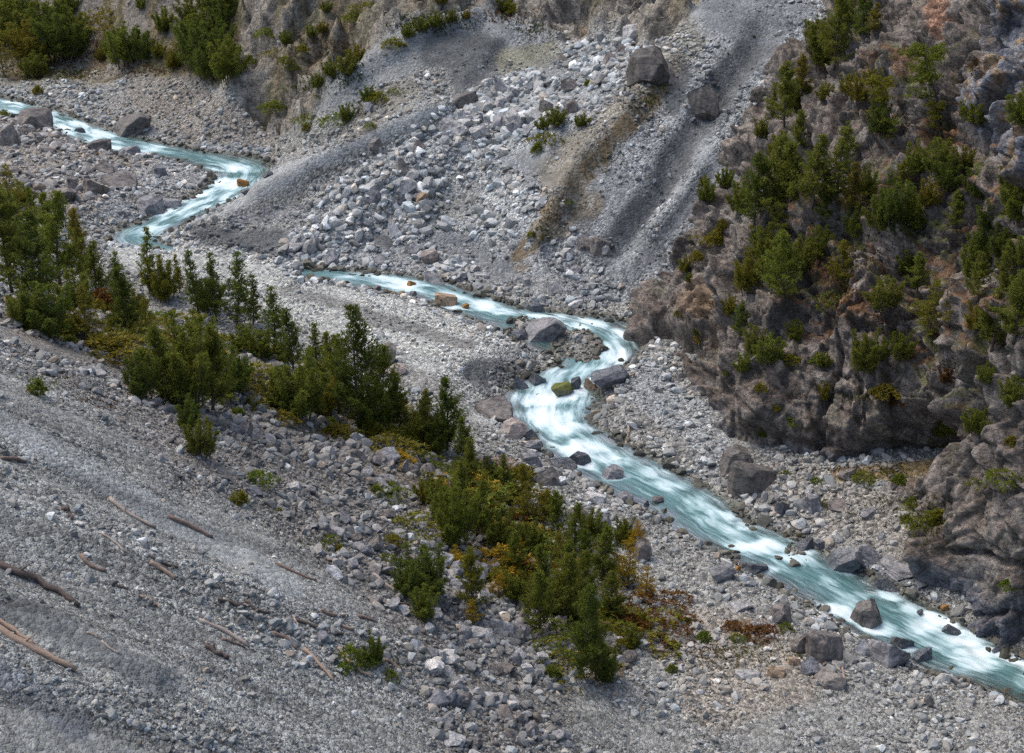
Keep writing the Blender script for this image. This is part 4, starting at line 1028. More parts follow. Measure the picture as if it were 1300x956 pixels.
def make_pine(seed, kind):
    """unit-height tree: trunk mesh parts and crown arrays"""
    r = np.random.default_rng(seed); parts = []; C = []; Dd = []; S = []
    def shoot(base, h, rad0, crown_r, lean, low, nw, perw, droop, tsz):
        n = 9; path = np.array([[lean[0]*f**1.3+.012*math.sin(5*f+seed), lean[1]*f**1.3+.012*math.cos(4*f+seed), h*f] for f in np.linspace(0, 1, n)])+base
        parts.append(tube(path, rad0*(1-np.linspace(0, 1, n)*.93), 6, seed, .1))
        for k in range(nw):
            f = low+(1-low)*(k+.5)/nw; f += r.uniform(-.02, .02); f = min(f, .985)
            p0 = np.array([np.interp(f, np.linspace(0, 1, n), path[:, c]) for c in range(3)])
            prof = crown_r*(1-f)**.72*(.55+.45*min(1, (f-low+.06)/.18))*1.25
            for b in range(r.integers(perw-1, perw+2)):
                az = r.uniform(0, 2*math.pi); L = prof*r.uniform(.35, 1.4)+.012; el = droop+r.uniform(-.2, .35)+.5*f
                d = np.array([math.cos(az)*math.cos(el), math.sin(az)*math.cos(el), math.sin(el)])
                p1 = p0+d*L*.55; p2 = p0+d*L+np.array([0, 0, L*.22])
                parts.append(tube([p0, p1, p2], [rad0*.32*(1-f)+.0012, rad0*.2*(1-f)+.001, .0006], 3, 0, 0))
                m = max(2, int(L/tsz*1.45))
                for q in range(m):
                    g = .28+.72*(q+.6)/m; pc = p0+(p2-p0)*g
                    for s_ in range(3 if g < .9 else 2):
                        off = r.normal(0, 1, 3)*tsz*.62*(1.15-g*.35); off[2] *= .6
                        C.append(pc+off); dd = d*.5+off/tsz*.5+np.array([0, 0, .75]); Dd.append(dd/np.linalg.norm(dd)); S.append(tsz*r.uniform(.75, 1.2))
        for q in range(4):
            C.append(path[-1]+np.array([0, 0, -.01-.02*q])); Dd.append(np.array([0, 0, 1.])); S.append(tsz*.8)
    z0 = np.zeros(3)
    if kind == 'pine': shoot(z0, 1.0, .018, .24, (r.uniform(-.04, .04), r.uniform(-.04, .04)), .08, 17, 5, .35, .034)
    elif kind == 'slim': shoot(z0, 1.0, .015, .17, (r.uniform(-.03, .03), r.uniform(-.03, .03)), .10, 18, 4, .4, .030)
    elif kind == 'larch': shoot(z0, 1.0, .016, .25, (r.uniform(-.04, .04), 0), .08, 16, 4, -.05, .032)
    elif kind == 'bush':
        for k in range(10):
            a = k*2.4+r.uniform(-.3, .3); q = .36*math.sqrt(k/11)
            shoot(np.array([math.cos(a)*q, math.sin(a)*q, 0])*.6, (1.0-.45*k/11)*r.uniform(.75, 1.1), .010, .15, (math.cos(a)*q*.7, math.sin(a)*q*.7), .08, 9, 4, .55, .038)
    elif kind == 'bare':   # crooked cliff pine, foliage in flat pads near the top
        n = 10; path = np.array([[-.26*f**1.2+.02*math.sin(7*f+seed), .03*math.sin(5*f), f*.96] for f in np.linspace(0, 1, n)])
        parts.append(tube(path, .016*(1-np.linspace(0, 1, n)*.85), 6, seed, .1))
        for k in range(15):
            f = r.uniform(.38, .98) if k < 12 else r.uniform(.2, .4); p0 = np.array([np.interp(f, np.linspace(0, 1, n), path[:, c]) for c in range(3)])
            az = r.uniform(0, 6.28); L = r.uniform(.10, .24)*(1.25-f*.6); d = np.array([math.cos(az), math.sin(az), r.uniform(-.1, .35)]); p2 = p0+d*L
            parts.append(tube([p0, p0+d*L*.5+np.array([0, 0, -.01]), p2], [.006, .004, .0015], 4, 0, 0))
            for q in range(38 if k < 12 else 12):
                g = r.uniform(.35, 1.15); off = r.normal(0, 1, 3)*np.array([.042, .042, .016]); C.append(p0+d*L*g+off); Dd.append(np.array([0, 0, 1.])); S.append(.036*r.uniform(.8, 1.2))
    return parts, np.array(C), np.array(Dd), np.array(S)
M_BARK = wood_material('pine bark', (.07, .055, .045), (.14, .11, .09), 4)
M_L = {'green': leaf_material('pine needles', (.125, .16, .022), (.215, .245, .034), (.16, .145, .024)),
       'dark': leaf_material('dark pine needles', (.09, .13, .02), (.165, .205, .03), (.10, .11, .02)),
       'olive': leaf_material('olive needles', (.16, .16, .018), (.23, .225, .028), (.22, .15, .02)),
       'yellow': leaf_material('golden larch needles', (.36, .25, .018), (.46, .34, .022), (.34, .18, .018)),
       'rust': leaf_material('rusty shrub leaves', (.13, .05, .012), (.17, .09, .018), (.15, .06, .015)),
       'lime': leaf_material('fresh green leaves', (.11, .16, .02), (.17, .22, .026), (.19, .17, .025))}
PROTO = {}
for kind, ns, nd in (('pine', 5, 8), ('slim', 3, 8), ('larch', 3, 8), ('bush', 4, 8), ('bare', 2, 12)):
    for s in range(ns):
        parts, C, Dd, S = make_pine(17*ns+s*31+len(kind), kind)
        V, Fq = tuft_mesh(C, Dd, S, nd, s, .20 if kind != 'larch' else .16)
        PROTO[kind, s] = (poly_mesh('trunk', parts, M_BARK), V, Fq)
crowns = {}
def crown_mesh(kind, s, tone):
    k = (kind, s, tone)
    if k not in crowns:
        _, V, Fq = PROTO[kind, s]; me = new_mesh('crown', V, Fq, smooth=False); me.materials.append(M_L[tone]); crowns[k] = me
    return crowns[k]
def make_shrub(seed, flat):
    r = np.random.default_rng(seed); n = 170; th = r.uniform(0, 6.28, n); q = np.sqrt(r.uniform(0, 1, n)); h = (1-q**2)*r.uniform(.3, 1, n)
    lump = .75+.35*np.sin(th*3+seed)*np.cos(th*2)
    C = np.stack([np.cos(th)*q*lump*.5/flat*.5, np.sin(th)*q*lump*.5/flat*.5, h*.8+.05], 1); D = np.stack([np.cos(th)*q, np.sin(th)*q, np.ones(n)], 1)
    return tuft_mesh(C, D/np.linalg.norm(D, axis=1)[:, None], r.uniform(.14, .22, n), 8, seed, .26)
SHR = [make_shrub(k, f) for k, f in enumerate((.42, .42, .25, .25, .16))]
shr = {}
NK = {'pine': 5, 'slim': 3, 'larch': 3, 'bush': 4, 'bare': 2}
def tree(u, v, h, kind, tone, label, grp, wide=1.0, lean=None):
    r = hit(u, v, BOTH)
    if r is None: return
    p = r[0]; t = pix(p.x, p.y, p.z)[2]; H = h*t/F/cp*1.02
    if kind == 'shrub':
        k = random.randrange(len(SHR)); key = (k, tone)
        if key not in shr:
            shr[key] = new_mesh('shrub', SHR[k][0], SHR[k][1], smooth=False); shr[key].materials.append(M_L[tone])
        o = bpy.data.objects.new('shrub', shr[key]); col.objects.link(o); o.scale = (H*wide, H*wide, H); o.location = p-Vector((0, 0, .06)); o.rotation_euler.z = random.uniform(0, 6.28)
        o['label'] = label; o['category'] = 'shrub'; o['group'] = grp; return o
    s = random.randrange(NK[kind])
    nm = {'pine': 'pine_tree', 'slim': 'pine_tree', 'bush': 'pine_bush', 'larch': 'larch_tree', 'bare': 'pine_tree'}[kind]
    o = bpy.data.objects.new(nm, None); col.objects.link(o); o.empty_display_size = .3
    o.location = p-Vector((0, 0, .12)); o.scale = (H*wide, H*wide, H)
    o.rotation_euler = (random.uniform(-.06, .06), random.uniform(-.06, .06)+(lean or 0), 0 if kind == 'bare' else random.uniform(0, 6.28))
    for n2, me in (('trunk', PROTO[kind, s][0]), ('crown', crown_mesh(kind, s, tone))):
        c = bpy.data.objects.new(n2, me); col.objects.link(c); c.parent = o
    o['label'] = label; o['category'] = {'bush': 'pine bush', 'larch': 'larch'}.get(kind, 'pine'); o['group'] = grp
    return o
# u, v at the foot, height px, kind, tone, width factor, label ('' = made from its neighbours)
NEAR = [
 (15,372,120,'pine','green',1.1,'tall green pine at the left edge of the tree band'),(45,388,112,'pine','dark',1.1,''),(78,372,118,'pine','green',1.1,'full green pine crowning the left tree group'),(103,358,88,'pine','olive',1,''),
 (28,305,74,'larch','olive',1.1,'yellow-green larch rising behind the left tree group'),(5,300,60,'larch','olive',1.2,''),(62,428,72,'bush','dark',1.2,'low spreading dark pine at the scree edge on the left'),(35,415,58,'bush','green',1.2,''),(108,425,62,'larch','olive',1.2,'yellow-olive larch right of the low spreading pine'),
 (122,382,72,'pine','green',1,''),(98,400,60,'bush','green',1.1,''),(135,400,40,'shrub','rust',1,''),(60,330,80,'pine','green',1,''),(20,340,90,'pine','dark',1,''),(45,300,60,'slim','green',1,''),
 (190,372,78,'slim','green',1.1,'slim pine with pointed top against the pale gravel'),(162,428,86,'pine','dark',1,'dark pine with visible trunk left of the broad bushy one'),(152,392,68,'slim','dark',1.3,''),(208,380,58,'bush','olive',1,''),(186,440,60,'larch','olive',1,''),(228,372,46,'slim','olive',1.1,''),(175,405,40,'bush','olive',1,''),
 (252,408,84,'slim','dark',1.2,'left one of three slim dark pines by the gravel bar'),(276,408,84,'slim','dark',1.1,'middle one of three slim dark pines by the gravel bar'),(302,418,94,'slim','dark',1.2,'right and tallest of three slim dark pines by the gravel bar'),(322,412,62,'slim','dark',1.2,''),(265,395,50,'bush','green',1,''),
 (350,445,78,'slim','dark',1.4,'pine standing right of the three slim dark ones'),(372,470,76,'pine','dark',1,''),(330,455,46,'bush','green',1.1,''),(310,445,36,'bush','green',1.2,''),
 (240,520,132,'bush','green',1.0,'broad bushy green pine spreading over the scree'),(212,512,96,'pine','green',1.1,''),(272,522,108,'pine','green',1.1,'leafy pine joined to the right side of the broad bushy one'),(180,505,62,'bush','dark',1,''),(255,465,70,'bush','green',1,''),(288,505,70,'bush','dark',1,''),(255,580,58,'bush','green',.9,'small separate pine below the broad bushy one'),(240,545,44,'bush','dark',1,''),(300,500,60,'bush','dark',.9,''),
 (402,485,72,'slim','dark',1.3,''),(418,500,78,'pine','green',1,''),(378,530,84,'bush','green',1.1,'rounded pine bush with yellowish right side'),(410,528,60,'bush','olive',1.1,''),(355,518,54,'bush','green',1,''),(432,525,98,'pine','green',1,''),
 (455,545,148,'pine','dark',.95,'tallest pine beside the gravel bar, pointed and dense'),(485,545,104,'pine','green',1,''),(500,548,72,'pine','green',1,''),(516,548,58,'larch','olive',1.2,'yellowish larch between the tallest pine and the pointed one'),(470,550,70,'bush','green',.9,''),
 (568,572,92,'pine','dark',.95,'pointed pine standing above the river bank'),(543,572,76,'pine','green',1,''),(588,590,60,'pine','green',1,''),(528,562,50,'bush','green',1,''),(555,575,50,'bush','green',1,''),
 (597,630,72,'pine','green',1.1,''),(575,690,82,'bush','green',.9,'dense rounded pine right of the coarse rubble'),(606,684,74,'pine','green',1.1,''),(545,640,46,'bush','olive',1,''),(560,665,60,'bush','green',1,''),(585,655,70,'pine','green',1,''),
 (663,640,52,'pine','olive',1.2,''),(672,662,52,'larch','olive',1.2,''),(707,680,58,'pine','green',1.1,''),(730,700,62,'pine','green',1.1,''),(633,698,58,'bush','green',1,''),(751,684,44,'bush','green',1,''),(792,692,42,'bush','green',1,'small round pine nearest the river beside the grey gravel'),
 (640,620,42,'pine','green',1,''),(620,612,34,'slim','green',1.1,''),(695,655,44,'bush','olive',1,''),
 (765,735,74,'pine','green',1.2,''),(797,742,60,'larch','yellow',1.1,'golden shrub-like larch facing the river'),(820,762,44,'larch','yellow',1.1,'golden larch lowest at the river side of the thicket'),(806,700,40,'larch','yellow',1.3,''),(540,752,66,'bush','dark',1.3,'wide dark pine among the rocks left of the yellow sapling'),(515,755,44,'bush','dark',1.2,''),(538,786,50,'bush','green',1,'small pine in front of the wide dark pine'),
 (602,780,86,'pine','olive',1,'pine with yellow-green lower branches left of the thicket'),(579,714,24,'larch','yellow',1.4,'bright yellow larch sapling at the thicket edge'),(653,732,58,'pine','green',1.1,''),(633,760,38,'larch','yellow',1.1,''),(648,762,42,'bush','green',1,''),(600,790,30,'larch','yellow',1.6,''),
 (687,805,84,'pine','green',1.1,''),(718,794,94,'pine','green',1.1,'full green pine behind the tall dark one'),(775,785,62,'pine','green',1.1,''),(802,822,36,'bush','green',1,'small bush pine right of the tall dark pine'),(738,862,128,'pine','dark',.85,'tall dark pine with dense pointed crown at the bottom'),(756,862,76,'slim','dark',1.3,''),(770,862,46,'bush','dark',1,''),
 (720,745,60,'pine','green',1.1,''),(690,745,56,'pine','green',1.1,''),(745,765,70,'pine','green',1,''),(745,725,56,'pine','dark',1,''),(675,770,50,'bush','green',1,''),(700,780,60,'bush','green',1,''),(783,765,36,'larch','yellow',1,''),(815,795,22,'shrub','olive',1,''),(710,720,50,'larch','olive',1.2,''),(672,700,46,'bush','green',1,''),
 (477,842,46,'bush','dark',.8,'small lone dark pine on the bottom scree'),(445,840,26,'shrub','lime',1,'yellow-green shrub left of the small lone pine'),(47,500,24,'shrub','green',.9,'tiny lone bush on the open left scree'),(325,612,16,'shrub','lime',1.6,'low bright green mat on the coarse scree'),(304,638,18,'shrub','olive',1.3,'low yellow-green shrub left below the bright green mat'),
 (490,632,18,'shrub','lime',1.4,''),(478,625,12,'shrub','lime',1.4,''),(498,690,14,'shrub','olive',1.4,''),(415,690,12,'shrub','lime',1.3,''),(430,700,12,'shrub','olive',1.3,''),(355,650,8,'shrub','olive',1.3,''),(487,712,12,'shrub','lime',1.2,''),(300,525,10,'shrub','lime',1.8,''),(462,842,12,'shrub','lime',1.4,''),(495,860,12,'shrub','lime',1.4,''),(435,852,12,'shrub','lime',1.2,''),
 (855,820,10,'shrub','olive',1.4,''),(893,812,14,'shrub','lime',1.2,''),(935,812,10,'shrub','lime',1.2,''),(852,852,12,'shrub','green',1.2,''),(998,798,10,'shrub','lime',1.2,''),(872,790,8,'shrub','olive',1.4,''),(960,805,12,'shrub','rust',2.2,'low rust-red mat on the lower gravel bank'),(930,798,10,'shrub','rust',1.6,''),(700,858,16,'shrub','lime',1.4,''),
 (10,250,40,'larch','olive',1.4,''),(30,262,30,'bush','green',1.3,''),(4,275,46,'pine','green',1.2,''),(5,148,10,'shrub','green',1.2,''),(60,160,8,'shrub','green',1.2,'')]
for k_ in range(135):
    f_ = random.random(); pts_ = [(30,410),(200,440),(400,520),(570,610),(640,680),(730,770),(780,820)]
    i_ = min(int(f_*6), 5); q_ = f_*6-i_
    NEAR.append((pts_[i_][0]*(1-q_)+pts_[i_+1][0]*q_+random.gauss(0, 34), pts_[i_][1]*(1-q_)+pts_[i_+1][1]*q_+random.gauss(0, 20), random.uniform(10, 26), 'shrub', random.choice(['olive','lime','olive','olive','yellow','green','rust']), random.uniform(1.2, 2.2), ''))
FARB = [
 (15,62,66,'bush','green',1.3,''),(40,82,56,'bush','olive',1.3,''),(78,78,74,'bush','dark',1.2,'large dark bushy pine on the far left slope'),(62,50,56,'bush','green',1.2,''),(5,25,40,'bush','green',1.3,''),(95,55,44,'bush','green',1.1,''),(45,100,36,'bush','green',1.2,'small pine lowest on the far left slope above the river'),(30,30,40,'bush','dark',1.2,''),(5,95,40,'larch','olive',1.3,''),(85,20,40,'bush','green',1.2,''),
 (160,85,56,'bush','green',1.1,'round pine group standing alone on the far slope'),(178,80,46,'bush','dark',1.1,''),(148,75,40,'bush','green',1,''),(208,42,36,'bush','green',1,'small pine above the round pine group on pale scree'),(240,35,38,'bush','green',1.1,''),(132,32,22,'shrub','olive',1.3,''),
 (250,88,68,'bush','dark',1.1,''),(270,102,66,'bush','dark',1.2,'dense dark pine cluster by the back cliff'),(290,104,58,'bush','green',1.1,''),(240,70,50,'bush','green',1,''),(285,40,46,'bush','dark',1.1,''),(268,18,40,'bush','green',1.2,''),(290,15,32,'bush','green',1.1,''),(220,88,30,'bush','olive',1,''),(202,75,26,'bush','olive',1,''),(262,60,48,'bush','green',1.2,''),(180,12,20,'bush','green',1.2,''),(128,78,20,'bush','olive',1,''),(282,70,44,'bush','dark',1,''),(48,118,12,'shrub','olive',1.2,''),
 (348,140,14,'shrub','green',1.4,'lone round shrub at the foot of the back cliff'),(403,112,22,'bush','green',1.2,''),(420,98,24,'bush','green',1.2,''),(440,95,30,'bush','green',1.3,''),(452,80,26,'bush','olive',1.3,''),(395,48,18,'bush','green',1.3,''),(410,42,16,'bush','olive',1.3,''),(362,56,18,'bush','green',1.3,''),(338,46,12,'shrub','green',1.3,''),(415,15,16,'bush','green',1.3,''),(362,80,10,'shrub','green',1.3,''),(318,80,10,'shrub','green',1.3,''),(385,65,10,'shrub','olive',1.3,''),(350,70,10,'shrub','olive',1.3,''),(372,88,10,'shrub','green',1.3,''),(392,155,12,'shrub','lime',1.2,''),(390,165,10,'shrub','olive',1.2,''),
 (517,48,20,'bush','green',1.3,''),(535,40,22,'bush','green',1.3,'green bush band start above the grey mound'),(553,34,20,'bush','green',1.3,''),(572,28,18,'bush','green',1.3,''),(592,24,14,'bush','olive',1.3,''),(500,60,14,'shrub','olive',1.3,''),(640,14,22,'bush','green',1.4,''),(652,16,14,'shrub','olive',1.3,''),(468,12,12,'shrub','olive',1.3,''),(560,5,18,'bush','olive',1.4,''),
 (467,130,24,'bush','lime',1.2,'bright green bush beside the grey mound'),(478,128,14,'shrub','olive',1.2,''),(440,155,24,'bush','lime',1.2,''),(428,155,14,'shrub','lime',1.2,''),(447,26,14,'shrub','green',1.2,''),(502,118,8,'shrub','lime',1.2,''),(471,162,8,'shrub','lime',1.2,''),
 (690,165,20,'bush','green',1.4,''),(707,160,26,'bush','green',1.4,'green bush on the talus ridge, left of two'),(738,160,18,'bush','green',1.6,'green bush on the talus ridge, right of two'),(695,178,12,'shrub','olive',1.3,''),(682,193,14,'shrub','lime',1.2,''),(746,108,8,'shrub','lime',1.2,''),(752,98,6,'shrub','lime',1.3,''),(722,258,6,'shrub','lime',1.3,''),(675,300,8,'shrub','olive',1.5,'')]
CLIFF = [
 (1060,88,88,'pine','green',1.1,'big green pine overhanging the talus at the cliff top'),(1043,88,64,'bush','green',1,''),(1035,70,50,'bush','green',1,''),(1092,52,56,'pine','dark',1.2,''),(1075,30,44,'bush','green',1,''),(1110,45,38,'pine','olive',1.2,''),(1108,8,20,'bush','green',1.2,''),
 (995,160,74,'pine','green',1.1,'slender green pine on the cliff rim beside the pale talus'),(978,150,40,'slim','green',1.4,''),(1018,120,46,'pine','olive',1.1,''),(1008,140,50,'bush','green',1,''),(965,175,28,'bush','green',1,''),
 (1048,128,26,'bush','olive',1.1,''),(1090,130,38,'bush','olive',1.1,''),(1075,120,30,'bush','olive',1.1,''),(1110,108,26,'bush','olive',1.2,''),
 (978,278,98,'pine','green',1.2,''),(958,288,88,'pine','dark',1.1,''),(1002,302,112,'pine','green',1.1,'tall green pine in the middle of the cliff thicket'),(1030,265,88,'pine','green',1.1,''),(1063,258,88,'slim','green',1.5,'tall slim pine at the right of the cliff thicket'),(1075,208,50,'slim','green',1.4,''),(1078,272,62,'pine','olive',1.1,''),(1045,282,62,'pine','dark',1.1,''),(940,270,46,'bush','green',1,''),(990,215,50,'bush','olive',1,''),(1015,200,56,'pine','green',1.1,''),
 (1130,284,60,'bush','dark',1,''),(1160,292,60,'bush','green',1,''),(1115,292,48,'bush','green',1,''),(1100,250,40,'bush','green',1,''),(1143,250,44,'pine','olive',1.2,''),
 (1192,156,120,'bare','green',1.1,'leaning bare-trunked pine with open crown high on the cliff'),(1130,165,84,'bare','olive',1.1,'thin bent pine left of the leaning bare-trunked one'),(1193,178,60,'bare','olive',1.0,'crooked little pine right under the leaning bare-trunked one'),(1117,172,46,'bush','dark',1,''),(1140,185,44,'bare','green',1.4,''),
 (1243,158,38,'bush','green',1.4,'broad dark green bush below the streaked wall'),(1225,150,26,'bush','dark',1.2,''),(1297,162,52,'bush','green',1.1,'green bush at the right edge below the streaked wall'),(1192,220,46,'bush','green',1.2,''),(1165,222,42,'bush','green',1.2,''),(1200,240,44,'bush','dark',1.1,''),(1238,252,42,'bush','dark',1.1,''),(1293,280,66,'bush','green',1.1,''),(1282,240,40,'bush','green',1,''),(1225,215,30,'bush','green',1.1,''),(1255,292,44,'bush','dark',1.1,''),(1180,262,36,'bush','olive',1.1,''),(1212,290,46,'pine','green',1.2,''),
 (921,238,30,'bush','green',1,''),(898,256,32,'bush','green',1,''),(915,296,20,'bush','olive',1,''),(893,235,16,'bush','olive',1,''),(905,305,14,'shrub','olive',1.2,''),(868,345,22,'bush','olive',1,''),(875,358,14,'bush','lime',1.1,''),(885,330,14,'shrub','olive',1.2,''),
 (995,385,84,'pine','green',1.1,''),(980,372,74,'pine','green',1.1,'full pine hanging below the cliff thicket'),(950,372,56,'bush','olive',1,''),(972,340,60,'bush','green',1.1,''),(1012,345,50,'bush','green',1.1,''),(1066,362,54,'pine','olive',1.2,''),(1085,300,40,'bush','green',1,''),(1040,330,46,'bush','green',1,''),
 (910,308,20,'shrub','olive',1.1,''),(1056,386,20,'shrub','green',1.1,''),(1124,394,46,'bush','green',1.3,'wide green bush on the brown ledge'),(1165,370,48,'pine','green',1.3,''),(1178,425,68,'larch','olive',1.3,'broad layered pine on the brown ledge'),(1150,350,40,'bush','green',1,''),(1205,415,44,'larch','olive',1.2,''),
 (1242,382,58,'pine','green',1.2,''),(1260,445,90,'pine','green',1.2,'tall pine above the right buttress'),(1235,352,48,'bush','green',1,''),(1285,436,86,'pine','green',1.2,''),(1276,368,60,'pine','green',1.2,''),(1242,326,44,'bush','dark',1,''),(1297,400,60,'bush','green',1,''),(1270,330,50,'bush','dark',1,''),(1240,420,44,'bush','olive',1.1,''),(1298,340,50,'bush','green',1,''),
 (938,430,46,'pine','dark',1.2,''),(1009,432,30,'bush','lime',1.1,'bright green bush between bare slabs'),(975,464,44,'bush','green',1.1,'bright bush low on the cliff above the smooth slab'),(945,472,28,'bush','green',1.2,''),(955,450,40,'bush','green',1,''),(925,400,30,'bush','olive',1,''),
 (1097,474,62,'bush','green',.9,'lone pine on the bare rock face'),(1046,466,22,'bush','green',1.1,''),(1120,455,30,'bush','green',1,''),(1144,458,42,'bush','green',1,''),(1138,440,24,'bush','lime',1,''),(1202,486,24,'bush','rust',1.2,'rust-brown bush above the dark hollow'),(1250,486,28,'bush','green',1.1,''),(1283,515,42,'bush','green',1.1,'green bush at the right edge above the buttress'),
 (1215,554,56,'bush','green',1.1,'green pine growing below the dark hollow'),(1238,552,44,'bush','green',1,''),(1195,556,38,'bush','green',1,''),(1120,500,14,'shrub','olive',2.2,''),(1138,510,14,'shrub','rust',1.6,''),(968,554,14,'bush','lime',1.2,''),(1005,536,10,'shrub','lime',1.8,''),(1045,508,26,'bush','olive',.8,''),(1283,564,14,'shrub','olive',1.2,''),(965,495,12,'shrub','olive',1.3,''),(985,520,8,'shrub','olive',1.3,''),(1040,460,14,'shrub','green',1.4,''),(1000,460,14,'shrub','olive',1.8,''),
 (1273,610,16,'shrub','lime',1.8,''),(1240,615,10,'shrub','green',1.2,''),(1280,745,12,'shrub','lime',1.6,''),(1141,615,16,'shrub','lime',1.3,''),(1095,608,10,'shrub','lime',2,''),(1160,640,12,'shrub','green',1.3,''),(1175,672,26,'shrub','lime',1,''),(1190,660,18,'shrub','olive',1.3,''),(1150,660,10,'shrub','green',1.3,''),(1048,640,8,'shrub','green',1.2,''),(1036,612,8,'shrub','lime',1.2,''),(997,603,8,'shrub','green',1.2,''),(885,425,16,'bush','lime',1,'small yellow-green bush over the pocket in the nose rock'),(922,475,8,'shrub','lime',1.2,''),(860,400,8,'shrub','olive',1.2,'')]
DESC = {'pine': 'pine', 'slim': 'slim pine', 'bush': 'bushy pine', 'larch': 'larch', 'bare': 'crooked pine', 'shrub': 'low shrub'}
TW = {'green': 'green', 'dark': 'dark green', 'olive': 'olive-green', 'yellow': 'golden', 'rust': 'rust-brown', 'lime': 'bright green'}
for lst, grp, dft in ((NEAR, 'pines and shrubs of the near tree band', 'near'), (FARB, 'pines and shrubs on the far slopes', 'far'), (CLIFF, 'pines and shrubs on the right cliff', 'cliff')):
    lst.sort(key=lambda q: not q[6])
    for u, v, h, kind, tone, wide, lb in lst:
        if not lb:
            szw = 'tall' if h > 75 else ('mid-sized' if h > 42 else ('small' if h > 18 else 'tiny'))
            lb = auto_label(u, v, f"{szw} {TW[tone]} {DESC[kind]}") or f"{szw} {TW[tone]} {DESC[kind]} in the dense growth of the {dft} slope"
        else: USED.add(lb)
        tree(u, v, h, kind, tone, lb, grp, wide)
print('trees', time.time()-T0)

# ------------------------------------------------------------------ grass and ground cover (nobody could count it)
GR = [ # u, v, ru, rv, n, colour
 (1200,185,30,26,260,'o'),(1170,235,30,20,200,'o'),(1215,225,24,16,120,'o'),(1070,375,34,26,260,'o'),(1060,345,20,16,130,'o'),(1120,410,34,18,200,'o'),(1165,395,30,14,140,'o'),(1100,330,26,20,130,'o'),(1200,470,30,16,140,'o'),
 (1240,85,12,14,70,'o'),(1120,105,20,10,70,'o'),(1150,160,16,16,80,'o'),(1000,330,30,20,120,'g'),(1040,300,40,24,150,'g'),(1150,300,50,20,180,'g'),(1230,300,40,40,200,'g'),(1270,400,30,50,220,'g'),(960,300,20,24,90,'g'),(1100,505,60,5,120,'y'),(1180,660,26,30,320,'y'),(1130,600,36,10,160,'y'),(1065,597,60,5,120,'o'),
 (700,270,30,30,150,'o'),(760,200,36,26,90,'y'),(690,300,14,24,90,'y'),(820,130,30,16,90,'y'),(690,180,14,10,80,'g'),(840,110,14,12,60,'y'),
 (545,30,50,14,420,'g'),(440,90,26,24,300,'g'),(400,60,60,20,240,'o'),(40,60,60,46,900,'y'),(100,60,40,36,260,'o'),(280,90,30,24,220,'y'),(180,90,40,10,140,'o'),(460,140,26,12,90,'y'),(390,110,34,14,160,'y'),(640,20,40,12,160,'o'),(680,40,26,16,90,'y'),(80,95,60,10,300,'y'),
 (620,600,30,16,200,'o'),(600,690,50,30,260,'o'),(700,720,70,50,520,'o'),(780,790,40,30,240,'o'),(820,760,20,26,140,'y'),(500,690,24,20,150,'o'),(200,430,60,14,240,'o'),(120,430,50,10,160,'o'),(330,500,60,16,180,'y'),(430,550,50,8,120,'o'),(970,800,24,8,200,'r'),(940,830,70,20,260,'y'),(900,830,50,16,160,'o'),(1010,830,20,10,60,'y'),
 (60,480,60,16,120,'y'),(130,510,60,16,100,'o'),(470,840,50,16,160,'y'),(400,690,30,14,60,'y'),(100,200,80,20,140,'o'),(180,150,70,20,160,'o'),(30,160,20,12,60,'y'),(1120,640,50,20,120,'y'),(885,430,6,8,40,'Y'),(900,390,14,10,30,'o'),(950,350,16,16,60,'g'),(1000,500,30,10,40,'o'),(1190,560,20,10,60,'y'),(1250,650,30,40,30,'o')]
GC = {'o': [(.16,.08,.03),(.12,.075,.03)], 'y': [(.15,.13,.025),(.10,.12,.025)], 'g': [(.045,.07,.015),(.07,.08,.02)], 'r': [(.22,.06,.03),(.15,.06,.03)], 'Y': [(.5,.34,.02),(.4,.3,.02)]}
Cs, Ns, Ss, Cl = [], [], [], []
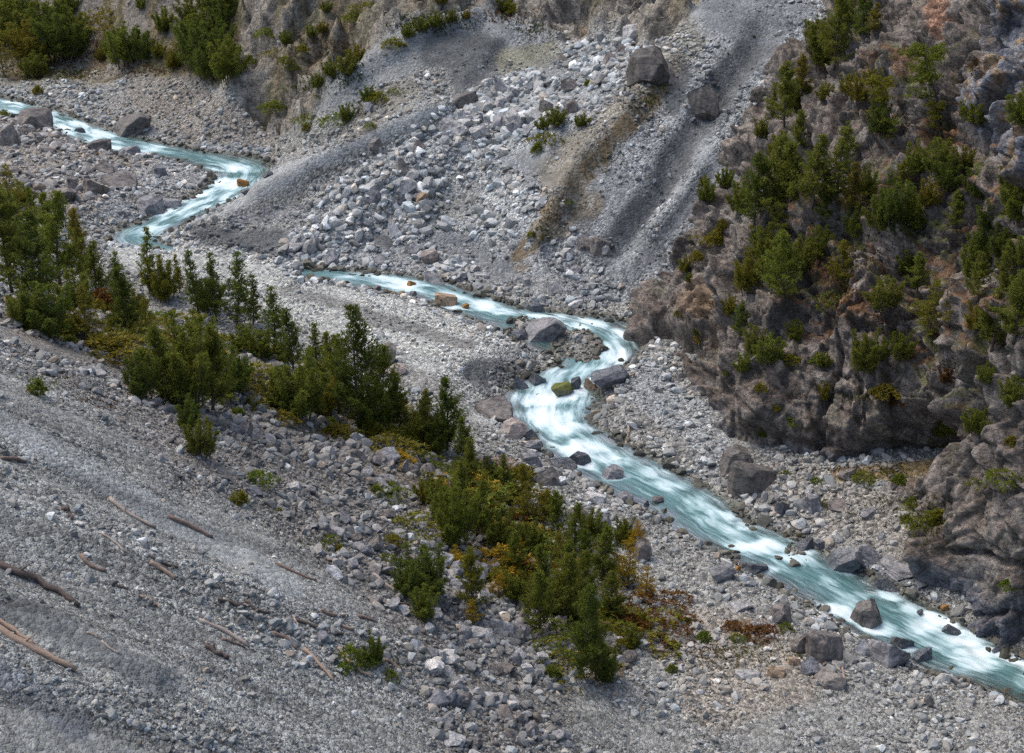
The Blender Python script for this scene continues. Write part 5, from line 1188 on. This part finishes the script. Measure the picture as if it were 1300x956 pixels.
for gu_, gv2, ru, rv, n, ck in GR:
    for _ in range(int(n*(1.5 if gv2 > 420 and gu_ < 1000 else 1.0))):
        uu = random.gauss(gu_, ru*.5); v2 = random.gauss(gv2, rv*.5)
        r = hit(uu, v2, BOTH)
        if r is None: continue
        t = pix(*r[0])[2]
        if r[0].z < 1.0 and gv2 > 820: pass
        Cs.append(r[0]-Vector((0, 0, .03))); Ns.append((0, 0, 1)); Ss.append(random.uniform(1.2, 2.8)*t/F*1.6); a, b = GC[ck]; f = random.random(); k = random.uniform(.6, 1.3)
        Cl.append([(a[i]*(1-f)+b[i]*f)*k for i in range(3)])
Cs, Ns, Ss, Cl = map(np.array, (Cs, Ns, Ss, Cl))
V, Fq = tuft_mesh(Cs, Ns.astype(float), Ss, 7, 5, .22, .7)
link('grass', new_mesh('grass', V, Fq, np.repeat(Cl, 28, 0), smooth=False), grass_material(), kind='stuff', label='autumn grass and heath in rust, olive and yellow on ledges and banks', category='grass')

# ------------------------------------------------------------------ light: overcast mountain sky
w = bpy.data.worlds.new('World'); sc.world = w; w.use_nodes = True; n = w.node_tree
bg = n.nodes['Background']; sky = n.nodes.new('ShaderNodeTexSky'); sky.sky_type = 'NISHITA'; sky.sun_disc = False
EL, AZ = math.radians(60), math.radians(-62)     # AZ: direction towards the sun, clockwise from +Y
sky.sun_elevation = EL; sky.sun_rotation = AZ; sky.air_density = 1.0; sky.dust_density = 4.0; sky.ozone_density = 1.0
n.links.new(sky.outputs[0], bg.inputs[0]); bg.inputs[1].default_value = .15
sd = bpy.data.lights.new('sun', 'SUN'); sd.energy = 1.0; sd.angle = math.radians(38); sd.color = (1, .975, .90)
so = bpy.data.objects.new('sun', sd); col.objects.link(so)
dv = Vector((math.sin(AZ)*math.cos(EL), math.cos(AZ)*math.cos(EL), math.sin(EL)))
so.rotation_euler = dv.to_track_quat('Z', 'Y').to_euler(); so.location = (0, 150, 150)
vs = sc.view_settings; vs.view_transform = 'Standard'; vs.look = 'None'; vs.exposure = 0.62; vs.gamma = 1
sc.cycles.max_bounces = 5; sc.cycles.diffuse_bounces = 2; sc.cycles.glossy_bounces = 2; sc.cycles.transparent_max_bounces = 6; sc.cycles.use_denoising = False
print('done', time.time()-T0)
